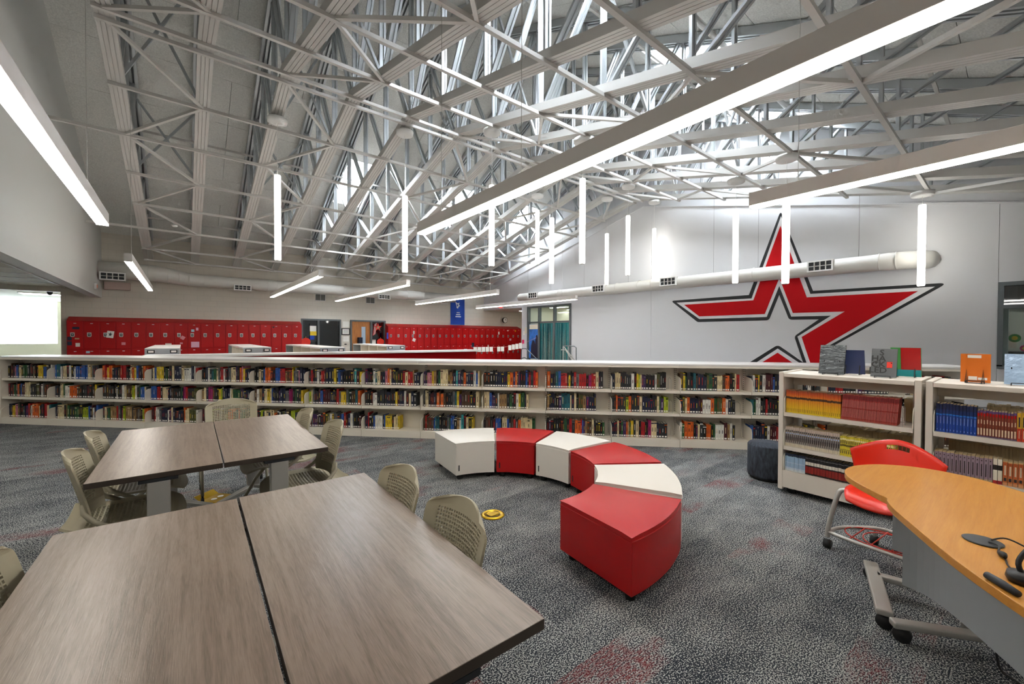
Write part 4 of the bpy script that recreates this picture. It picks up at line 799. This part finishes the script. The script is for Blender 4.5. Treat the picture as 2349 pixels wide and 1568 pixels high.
# --- display books on the cart tops
def easel(t, w, back=False):
    m = MB()
    for x in (-w*.3, w*.3): m.tube([(x, -.035, .02), (x, -.04, .004), (x, .05, .004), (x, .012, .13), (x, .06, .004)], .003, 6)
    m.tube([(-w*.3, -.035, .02), (w*.3, -.035, .02)], .003, 6); m.build('easel', 'black', t)
def disp(x, y, w, h, th, mt, label, rz=-math.pi/2, tilt=.22, wrap=False, z=1.1555):
    t = thing('display_book', label, 'book', (x, y, z), rz); b = MB(); a = math.tan(tilt)
    def bx(x0, x1, y0, y1, z0, z1, mt2, nm, par): return MB().hexa([(p[0], p[1]+p[2]*a, p[2]+.008) for p in ((x0, y0, z0), (x1, y0, z0), (x1, y1, z0), (x0, y1, z0), (x0, y0, z1), (x1, y0, z1), (x1, y1, z1), (x0, y1, z1))]).build(nm, mt2, par)
    c = bx(-w/2, w/2, -th/2, -th/2+.003, 0, h, mt, 'cover', t); bx(-w/2, w/2, th/2-.003, th/2, 0, h, mt, 'cover', t); bx(-w/2, -w/2+.003, -th/2+.003, th/2-.003, 0, h, mt, 'spine', t); bx(-w/2+.003, w/2-.004, -th/2+.003, th/2-.003, .003, h-.003, 'pages_w', 'pages', t)
    easel(t, w)
    return t, bx, a
mat('foil', '4d5154', .08, 1.0, bump=1.0, scale=11, stretch=(1, 1, 1.8)); mat('slate', '585c5f', .3); mat('indigo', '33406e', .4); mat('book_orange', 'd8701a', .45); mat('ice', '9fb9d6', .15, .1, bump=.7, scale=12); mat('lettering_dark', '1c1e20', .5)
disp(4.66, 1.105, .19, .265, .02, 'foil', 'foil-wrapped dark book on easel, leftmost on the cart top', wrap=True)
disp(4.86, .985, .17, .22, .02, 'indigo', 'indigo book facing away behind the foil-wrapped book', math.pi/2)
t, bx, a = disp(4.66, .745, .165, .24, .02, 'slate', 'grey book titled SHACKLED on easel atop the first cart')
for i, s in enumerate(('S', 'HA', 'CK', 'LED')): text_mesh(t, s, .068, mtx((-.035 if i else -.015, -.0115+(.205-i*.05)*a, .213-i*.05), (1, 0, 0), (0, math.sin(.22), math.cos(.22))), 'lettering_dark', extr=.0004)
bx(.02, .055, -.0118, -.0102, .08, .13, 'red_plastic', 'cover_bird', t)
t, bx, a = disp(4.92, .635, .19, .25, .03, 'green', 'red, green and blue book facing away behind the SHACKLED book', math.pi/2); bx(-.095, .03, .0155, .017, .06, .25, 'red_vinyl', 'red_panel', t); bx(-.095, .095, .0156, .0172, 0, .06, 'teal', 'blue_panel', t)
t, bx, a = disp(4.70, .225, .152, .215, .03, 'book_orange', 'square orange book showing its back, easel in front', -math.pi/2, -.06); bx(-.04, .03, -.0165, -.0152, .185, .207, 'paper', 'title_label', t); bx(-.035, .01, -.0165, -.0152, .018, .045, 'paper', 'barcode_label', t); bx(.014, .06, -.0165, -.0152, .02, .038, 'paper', 'small_label', t)
for x in (-.045, .04): MB().tube([(x-.006, -.03, .003), (x, -.03, .105), (x+.006, -.03, .003)], .003, 6).build('easel_leg', 'black', t)
MB().tube([(-.045, -.032, .004), (.04, -.032, .004)], .003, 6).build('easel_bar', 'black', t)
disp(4.70, .0, .17, .22, .02, 'ice', 'pale blue film-wrapped book on easel at the right edge')

# ================================================================== OTTOMANS
OC, RO, RI = (2.07, 2.80), 1.47, .855
OTT = [(54.2, 82.6, 'white_vinyl', 'white curved ottoman at the far left end of the arc'), (25.6, 53.4, 'red_vinyl', 'red curved ottoman second in the arc, between two white ones'), (-2.8, 24.8, 'white_vinyl', 'white curved ottoman in the middle of the arc before the bookcase'),
       (-33.8, -4.2, 'red_vinyl', 'red curved ottoman at the bend of the arc, fourth along'), (-63.6, -34.6, 'white_vinyl', 'white curved ottoman wedged between two red ones, nearest the cart'), (-96.0, -66.5, 'red_vinyl', 'large-looking red curved ottoman at the near end of the arc')]
for a0, a1, mt, lab in OTT:
    am = math.radians((a0+a1)/2); rc = (RO+RI)/2; cx_, cy_ = OC[0]+rc*math.cos(am), OC[1]+rc*math.sin(am)
    t = thing('curved_ottoman', lab, 'ottoman', (cx_, cy_, 0), 0, 'curved ottomans set in an arc')
    def P(r, a): return (OC[0]+r*math.cos(math.radians(a))-cx_, OC[1]+r*math.sin(math.radians(a))-cy_)
    na = 10; g = .35; A = [a0+g+(a1-a0-2*g)*i/na for i in range(na+1)]
    outline = [P(RO, a) for a in A]+[P(RI, a) for a in reversed(A)]
    MB().prism(outline, lambda p, z: (p[0], p[1], z), .055, .362).build('body', mt, t, bevel=.004)
    m = MB(); nr = 8; B = []
    for layer in (0, 1):
        for i in range(na+1):
            for j in range(nr+1):
                e = .002; r = RI+e+(RO-RI-2*e)*j/nr; u, v = 2*i/na-1, 2*j/nr-1
                x, y = P(r, A[i]); z = .362 if layer == 0 else .388+.016*(1-u**4)*(1-v**4)
                m.v.append((x, y, z))
    S_ = (na+1)*(nr+1); q = lambda l, i, j: l*S_+i*(nr+1)+j
    for i in range(na):
        for j in range(nr): m.face((q(1, i, j), q(1, i, j+1), q(1, i+1, j+1), q(1, i+1, j))[::-1]); m.face((q(0, i, j), q(0, i, j+1), q(0, i+1, j+1), q(0, i+1, j)))
    for i in range(na):
        for j, sg in ((0, 1), (nr, -1)): f = (q(0, i, j), q(0, i+1, j), q(1, i+1, j), q(1, i, j)); m.face(f if sg < 0 else f[::-1])
    for j in range(nr):
        for i, sg in ((0, -1), (na, 1)): f = (q(0, i, j), q(0, i, j+1), q(1, i, j+1), q(1, i, j)); m.face(f if sg < 0 else f[::-1])
    m.build('cushion', mt, t, bevel=.004)
    loop = [P(RO-.001, a) for a in A]+[P(RI+.001, a) for a in reversed(A)]
    MB().tube([(x, y,   .363) for x, y in loop], .0022, 6, closed=True).build('piping', mt, t, True)
    for r, a in ((RO-.06, a0+2.8), (RO-.06, a1-2.8), (RI+.06, a0+4.5), (RI+.06, a1-4.5)):
        x, y = P(r, a); MB().lathe([(.022, 0), (.028, .0), (.034, .056)], (x, y, 0), 12).build('foot', 'rubber', t, True)
    x, y = P(RI-.002, a1-3); x2, y2 = P(RI-.002, a1-2.2); MB().hexa([(x, y, .1), (x2, y2, .1), (x2*.999, y2*.999, .1), (x*.999, y*.999, .1), (x, y, .16), (x2, y2, .16), (x2*.999, y2*.999, .16), (x*.999, y*.999, .16)]).build('tag', 'dark', t)

# ================================================================== TABLES
def make_table():
    t = thing('training_table', 'x', 'table')
    tt = MB().box(-.292, .292, -.745, .745, .706, .737); tt.m = [1, 0, 1, 1, 1, 1]; tt.build('tabletop', ['taupe', 'taupe_edge'], t, bevel=.0025)
    for sy in (-1, 1):
        y = sy*.71
        c = MB().box(-.05, .05, y-.035, y+.035, .13, .69).build('column', 'alu', t, bevel=.006)
        MB().box(-.085, .085, y-.035, y+.035, .688, .7055).build('top_plate', 'dark', t)
        for sx in (-1, 1):
            MB().bar((0, y, .12), (sx*.27, y-sy*.24, .085), .05, .032).build('foot', 'alu', t, bevel=.006)
            w = MB().tube([(sx*.27-.014, y-sy*.24, .035), (sx*.27+.014, y-sy*.24, .035)], .035, 14).build('caster', 'rubber', t, True); MB().tube([(sx*.27, y-sy*.24, .045), (sx*.27, y-sy*.24, .085)], .012, 8).build('stem', 'rubber', w)
    MB().box(-.02, .02, -.6, .6, .655, .69).build('crossbar', 'alu', t)
    return t
tb = make_table()
for i, (x, y, a, lab) in enumerate(((-.115, 1.55, -.9, 'taupe wood-grain table nearest the camera, left half of the front pair'), (.478, 1.55, -.9, 'taupe wood-grain table nearest the camera, right half of the front pair'), (-.107, 3.73, -.6, 'taupe wood-grain table, left half of the rear pair'), (.484, 3.72, -.6, 'taupe wood-grain table, right half of the rear pair'))):
    o = tb if i == 0 else copy_tree(tb); o.location = (x, y, 0); o.rotation_euler = (0, 0, math.radians(a)); o['label'] = lab; o['group'] = 'taupe training tables'

# ================================================================== PERFORATED CHAIRS
def shell(f, nu, nv, th, hole, mb=None, hs=.5):
    """double-skinned grid surface; hole(i, j) -> None or (fu, fv) half sizes of a slot as share of the cell"""
    mb = mb or MB(); eps = 1e-3; cache = {}
    def P(u, v, side):
        key = (round(u, 5), round(v, 5), side)
        if key in cache: return cache[key]
        p = Vector(f(u, v)); du = Vector(f(u+eps, v))-Vector(f(u-eps, v)); dv = Vector(f(u, v+eps))-Vector(f(u, v-eps)); n = du.cross(dv)
        n = n.normalized() if n.length > 1e-12 else Vector((0, 0, 1)); mb.v.append(tuple(p+n*th*(.5 if side else -.5))); cache[key] = len(mb.v)-1; return cache[key]
    U = lambda i: -1+2*i/nu; Vv = lambda j: j/nv
    for i in range(nu):
        for j in range(nv):
            u0, u1, v0, v1 = U(i), U(i+1), Vv(j), Vv(j+1); h = hole(i, j)
            for s in (1, 0):
                c = [P(u0, v0, s), P(u1, v0, s), P(u1, v1, s), P(u0, v1, s)]
                if not h: mb.face(c if s else c[::-1]); continue
                mu, mv = (u0+u1)/2, (v0+v1)/2; a, b = h[0]*(u1-u0), h[1]*(v1-v0); k = [P(mu-a, mv-b, s), P(mu+a, mv-b, s), P(mu+a, mv+b, s), P(mu-a, mv+b, s)]
                for q in range(4): fc = (c[q], c[(q+1) % 4], k[(q+1) % 4], k[q]); mb.face(fc if s else fc[::-1])
            if h:
                k1 = [P(mu-a, mv-b, 1), P(mu+a, mv-b, 1), P(mu+a, mv+b, 1), P(mu-a, mv+b, 1)]; k0 = [P(mu-a, mv-b, 0), P(mu+a, mv-b, 0), P(mu+a, mv+b, 0), P(mu-a, mv+b, 0)]
                for q in range(4): mb.face((k1[q], k1[(q+1) % 4], k0[(q+1) % 4], k0[q]))
    for i in range(nu):
        for v, fl in ((0, 0), (1, 1)): fc = (P(U(i), v, 0), P(U(i+1), v, 0), P(U(i+1), v, 1), P(U(i), v, 1)); mb.face(fc if not fl else fc[::-1])
    for j in range(nv):
        for u, fl in ((-1, 1), (1, 0)): fc = (P(u, Vv(j), 0), P(u, Vv(j+1), 0), P(u, Vv(j+1), 1), P(u, Vv(j), 1)); mb.face(fc if not fl else fc[::-1])
    return mb
def fback(u, v):
    top = max(0, (v-.78)/.22); bot = max(0, (.16-v)/.16); w = .218*(1-.03*(1-v))*(1-.30*top**3)*(1-.2*bot**2)
    return (w*u, -.205-.095*v+.055*u*u-.02*max(0, .3-v),   .475+.385*v-.022*top*u*u*1.4)
def fseat(u, v):
    fr = max(0, (v-.75)/.25); bk = max(0, (.2-v)/.2); w = .232*(1-.18*fr**3)*(1-.12*bk**2)
    return (w*u, -.285+.515*v-.02*fr*u*u, .448+.018*u*u-.035*fr**2+.03*bk**2)
def chole(n0, n1, m0, m1, big):
    def h(i, j):
        if not (n0 <= i < n1 and m0 <= j < m1): return None
        return (.27, .36) if (i+j) % 2 == 0 else (.37, .27)
    return h
back_me = shell(fback, 30, 26, .009, chole(4, 26, 4, 22, 0)).mesh('backrest', 'khaki'); seat_me = shell(fseat, 28, 26, .012, chole(4, 24, 4, 22, 0)).mesh('seat', 'khaki')
cp = []
for s in (-1, 1):
    cp.append(('arm_bracket', MB().tube([(s*.20, -.205, .60), (s*.216, -.195, .555), (s*.228, -.15, .50), (s*.238, -.04, .43), (s*.245, .05, .385)], [.007, .012, .014, .013, .012], 8).mesh('arm_bracket', 'khaki_frame', True), None))
    cp.append(('leg', MB().tube([(s*.248, -.02, .40), (s*.252, .10, .25), (s*.25, .20, .07)], [.016, .014, .012], 8).mesh('leg', 'khaki_frame', True), None))
    cp.append(('leg', MB().tube([(s*.248, .04, .395), (s*.255, -.1, .25), (s*.252, -.24, .07)], [.016, .014, .012], 8).mesh('leg', 'khaki_frame', True), None))
    for y in (.20, -.24): cp.append(('caster', MB().tube([(s*.25-.012, y, .028), (s*.25+.012, y, .028)], .028, 12).tube([(s*.25, y, .03), (s*.25, y, .075)], .009, 6).mesh('caster', 'rubber', True), None))
cp.append(('stretcher', MB().tube([(-.248, .01, .385), (.248, .01, .385)], .012, 8).mesh('stretcher', 'khaki_frame', True), None))
CH = [(.572, 1.88, 90, 'khaki mesh-back chair tucked at the front table, farther of its two visible right chairs'), (.574, 1.36, 90, 'khaki mesh-back chair tucked at the front table, nearest the red ottoman'), (-.215, 1.85, -90, 'khaki mesh-back chair cut by the left edge of the photo at the front table'),
      (-.225, 3.30, -90, 'khaki mesh-back chair at the rear table, nearer one on its left side'), (-.215, 3.86, -90, 'khaki mesh-back chair at the rear table, farther one on its left side'), (.37, 4.73, 180, 'khaki mesh-back chair at the head of the rear table, facing the camera'),
      (.58, 3.92, 90, 'khaki mesh-back chair at the rear table, farther one on its right side'), (.635, 3.24, 90, 'khaki mesh-back chair at the rear table, nearer one on its right side')]
for x, y, a, lab in CH:
    t = thing('mesh_chair', lab, 'chair', (x, y, 0), math.radians(a), 'khaki mesh-back chairs'); b = link('backrest', back_me, t); s = link('seat', seat_me, t)
    for nm, me, _ in cp: link(nm, me, t)

# ================================================================== FLOOR BOXES
t = thing('floor_box', 'round brass floor outlet cover on the carpet beside the front chairs', 'floor outlet', (2.015, 2.765, 0))
MB().lathe([(0.0, .0), (.098, .0), (.1, .004), (.085, .012), (.07, .013), (.068, .010), (0, .010)], (0, 0, 0), 32).build('ring', 'brass', t, True); MB().box(-.045, .045, -.032, .032, .010, .0135).build('lid', 'brass', t, bevel=.003); MB().tube([(.05*math.cos(i*math.pi/16)*1.15, .05*math.sin(i*math.pi/16)*1.15, .011) for i in range(32)], .002, 5, closed=True).build('groove', 'dark', t)
t = thing('floor_box', 'square brass floor outlet with open lid under the rear table', 'floor outlet', (.23, 4.60, 0), .75)
MB().box(-.1, .1, -.08, .08, 0, .012).build('plate', 'brass', t, bevel=.004); MB().hexa([(-.1, .082, .01), (.1, .082, .01), (.1, .088, .01), (-.1, .088, .01), (-.1, .14, .045), (.1, .14, .045), (.1, .146, .045), (-.1, .146, .045)]).build('open_lid', 'brass', t)
for x in (-.035, .035): MB().lathe([(0, .014), (.024, .014), (.024, .012)], (x, 0, 0), 14).build('socket', 'paper', t)

# ================================================================== DESK, RED CHAIR, CABLES
def cr(pts, n=6):
    out = []
    for i in range(len(pts)-1):
        p0, p1, p2, p3 = (Vector(pts[max(0, i-1)]), Vector(pts[i]), Vector(pts[i+1]), Vector(pts[min(len(pts)-1, i+2)]))
        for k in range(n):
            s = k/n; q = .5*((2*p1)+(p2-p0)*s+(2*p0-5*p1+4*p2-p3)*s*s+(3*p1-p0-3*p2+p3)*s**3); out.append(tuple(q))
    return out+[tuple(pts[-1])]
DO = cr([(2.625, .42), (2.74, .525), (2.84, .595), (2.95, .63), (3.05, .63), (3.15, .60), (3.26, .53), (3.35, .41), (3.375, .28), (3.34, .14), (3.26, .02), (3.12, -.14), (2.95, -.4), (2.85, -.8)])+[(1.2, -.8), (1.25, -.62)]+cr([(1.4, -.42), (1.6, -.21), (1.85, -.01), (2.05, .13), (2.24, .235), (2.45, .345), (2.55, .385), (2.60, .395), (2.625, .42)])[:-1]
dk = thing('teacher_desk', 'honey maple desk with wavy rounded top and grey panel', 'desk', (2.6, 0, 0))
top = MB().prism([(x-2.6, y) for x, y in reversed(DO)], lambda p, z: (p[0], p[1], z), .708, .740).build('desktop', 'maple', dk, bevel=.003)
pl = cr([(2.80, .40), (2.77, .28), (2.66, .17), (2.38, -.02), (1.9, -.32), (1.4, -.68)], 5)
m = MB(); k = 0
for i in range(len(pl)-1):
    a, b = Vector(pl[i]), Vector(pl[i+1]); d = (b-a).normalized(); n = Vector((d.y, -d.x))*.009; zb = .43 if i < 2 else .27
    m.hexa([(a.x-2.6, a.y, zb), (b.x-2.6, b.y, zb), (b.x+n.x-2.6, b.y+n.y, zb), (a.x+n.x-2.6, a.y+n.y, zb), (a.x-2.6, a.y, .706), (b.x-2.6, b.y, .706), (b.x+n.x-2.6, b.y+n.y, .706), (a.x+n.x-2.6, a.y+n.y, .706)])
m.build('modesty_panel', 'grey_panel', dk)
for (cx_, cy_) in ((3.24, .36), (2.98, .13)): MB().tube([(cx_-2.6, cy_, .08), (cx_-2.6, cy_, .706)], .045, 16).build('column', 'alu', dk, True)
def foot(a, b, w=.07, h=.032, z=.088): return MB().bar((a[0]-2.6, a[1], z), (b[0]-2.6, b[1], z), w, h).build('foot', 'alu', dk, bevel=.008)
foot((2.79, .425), (3.35, .58)); foot((3.2, .53), (3.27, .25), .05); foot((2.73, .39), (3.1, -.12), .055)
for x, y in ((2.82, .43), (3.33, .575), (2.76, .355), (3.08, -.09)):
    c = MB().tube([(x-2.6-.015, y, .036), (x-2.6+.015, y, .036)], .036, 14).build('caster', 'rubber', dk, True); MB().tube([(x-2.6, y, .04), (x-2.6, y, .075)], .014, 8).build('stem', 'rubber', c)
# small things on the desk
g = tag(MB().lathe([(0, 0), (.052, 0), (.054, .004), (.048, .006), (0, .006)], (2.325, .085, .7402), 24).build('cable_grommet', 'charcoal', None, True), 'round dark cable grommet in the desk top', 'grommet')
def cable(pts, label, r=.0028, n=6): return tag(MB().tube(cr(pts, 6), r, n).build('cable', 'black', None, True), label, 'cable')
cable([(2.31, .07, .7495), (2.285, .045, .752), (2.23, .045, .7445), (2.20, .03, .7435), (2.13, .02, .7435), (2.07, -.01, .7435), (2.0, -.06, .7435)], 'thin black cable with inline plug from the grommet along the desk edge')
cable([(2.34, .065, .7495), (2.36, .03, .762), (2.34, -.02, .752), (2.28, -.06, .7435), (2.2, -.12, .7435)], 'black cable arching from the grommet towards the headset')
o = MB().tube([(2.222, .043, .752), (2.205, .034, .752), (2.185, .03, .752)], [.006, .011, .006], 10).build('inline_plug', 'black', None, True); tag(o, 'small black inline plug on the desk cable', 'plug')
hs = thing('headset', 'black headset lying at the right edge of the desk', 'headset', (2.06, -.03, .740)); MB().tube(cr([(-.03, .02, .02), (-.02, .03, .06), (.02, .0, .11), (.08, -.05, .13), (.14, -.09, .09), (.15, -.1, .03)], 5), .007, 8).build('headband', 'black', hs, True); MB().lathe([(0, 0), (.032, 0), (.038, .012), (.034, .03), (0, .034)], (-.03, .02, 0), 18).build('ear_cup', 'black', hs, True); MB().lathe([(0, 0), (.032, 0), (.038, .012), (.034, .03), (0, .034)], (.15, -.1, 0), 18).build('ear_cup', 'black', hs, True)
o = MB().tube([(1.975, .062, .752), (1.94, .03, .752), (1.90, .0, .752)], [.011, .012, .010], 12).build('usb_dongle', 'dark', None, True); tag(o, 'black cylindrical adapter near the desk edge', 'adapter')
cable([(2.9, .06, .45), (2.86, .06, .2), (2.85, .05, .03), (2.82, 0, .006), (2.75, -.1, .006)], 'black power cord hanging under the desk to the carpet', .005)
# red chair on a tubular caster base
rc_ = thing('red_chair', 'red plastic shell chair with handle slot and tubular caster base', 'chair', (3.60, .56, 0), math.radians(84))
def frb(u, v):
    e = abs(u)**1.7; w = .205+.045*v
    return (w*u, -.20-.075*v+.075*u*u*v-.0, .445+v*(.345-.105*e))
def rh(i, j): return (.4995, .44) if (9 <= i < 15 and j == 8) else None
MBk = shell(frb, 24, 10, .012, rh); b = MBk.build('back_shell', 'red_plastic', rc_, True)
def frs(u, v):
    fr = max(0, (v-.7)/.3); return (.185*u*(1-.2*fr**2), -.20+.38*v, .44+.03*u*u-.05*fr**2+.02*max(0, .2-v))
shell(frs, 14, 14, .014, lambda i, j: None).build('seat', 'red_plastic', rc_, True)
for s in (-1, 1):
    MB().tube(cr([(s*.12, -.02, .42), (s*.2, -.01, .425), (s*.245, .0, .40), (s*.275, .03, .25), (s*.292, .05, .125), (s*.292, .05, .08)], 5), .016, 10).build('leg', 'alu', rc_, True)
    MB().tube([(s*.292-.02, .05, .03), (s*.292+.02, .05, .03)], .03, 14).build('caster', 'rubber', rc_, True); MB().tube([(s*.13-.02, -.3, .03), (s*.13+.02, -.3, .03)], .03, 14).build('caster', 'rubber', rc_, True); MB().tube([(s*.13, -.3, .04), (s*.13, -.3, .11)], .011, 8).build('caster_stem', 'alu', rc_, True)
MB().tube(cr([(.292, .05, .115), (.15, .075, .115), (-.15, .075, .115), (-.292, .05, .115)], 6), .0125, 10).build('front_bar', 'alu', rc_, True)
MB().tube(cr([(.285, .05, .118), (.26, -.10, .118), (.13, -.29, .118), (0, -.32, .118), (-.13, -.29, .118), (-.26, -.10, .118), (-.285, .05, .118)], 6), .0135, 10).build('rear_hoop', 'alu', rc_, True)
def loop(sx, sy, y0): return [(sx*math.cos(2*math.pi*i/36), y0+sy*math.sin(2*math.pi*i/36), .122) for i in range(36)]
MB().tube(loop(.235, .165, -.10), .0042, 6, closed=True).build('wire_loop', 'red_wire', rc_, True); MB().tube(loop(.13, .15, -.10), .0042, 6, closed=True).build('wire_loop', 'red_wire', rc_, True)
for x in (-.16, -.05, .05, .16): MB().tube([(x, .07, .1225), (x, -.28 if abs(x) < .1 else -.2, .1225)], .0042, 6).build('wire_bar', 'red_wire', rc_, True)

# dark carpeted block beside the first cart
t = thing('carpeted_block', 'dark carpet-covered round block between the first cart and the bookcase', 'stool', (4.86, 1.69, 0)); mat('block_fabric', '343a44', .95, var=.5, scale=55, stretch=(1, 1, .25)); MB().lathe([(.16, .03), (.185, .03), (.19, .05), (.19, .35), (.175, .37), (0, .372)], (0, 0, 0), 32).build('body', 'block_fabric', t, True); MB().lathe([(.165, 0), (.165, .03)], (0, 0, 0), 24).build('base_ring', 'black', t, True)
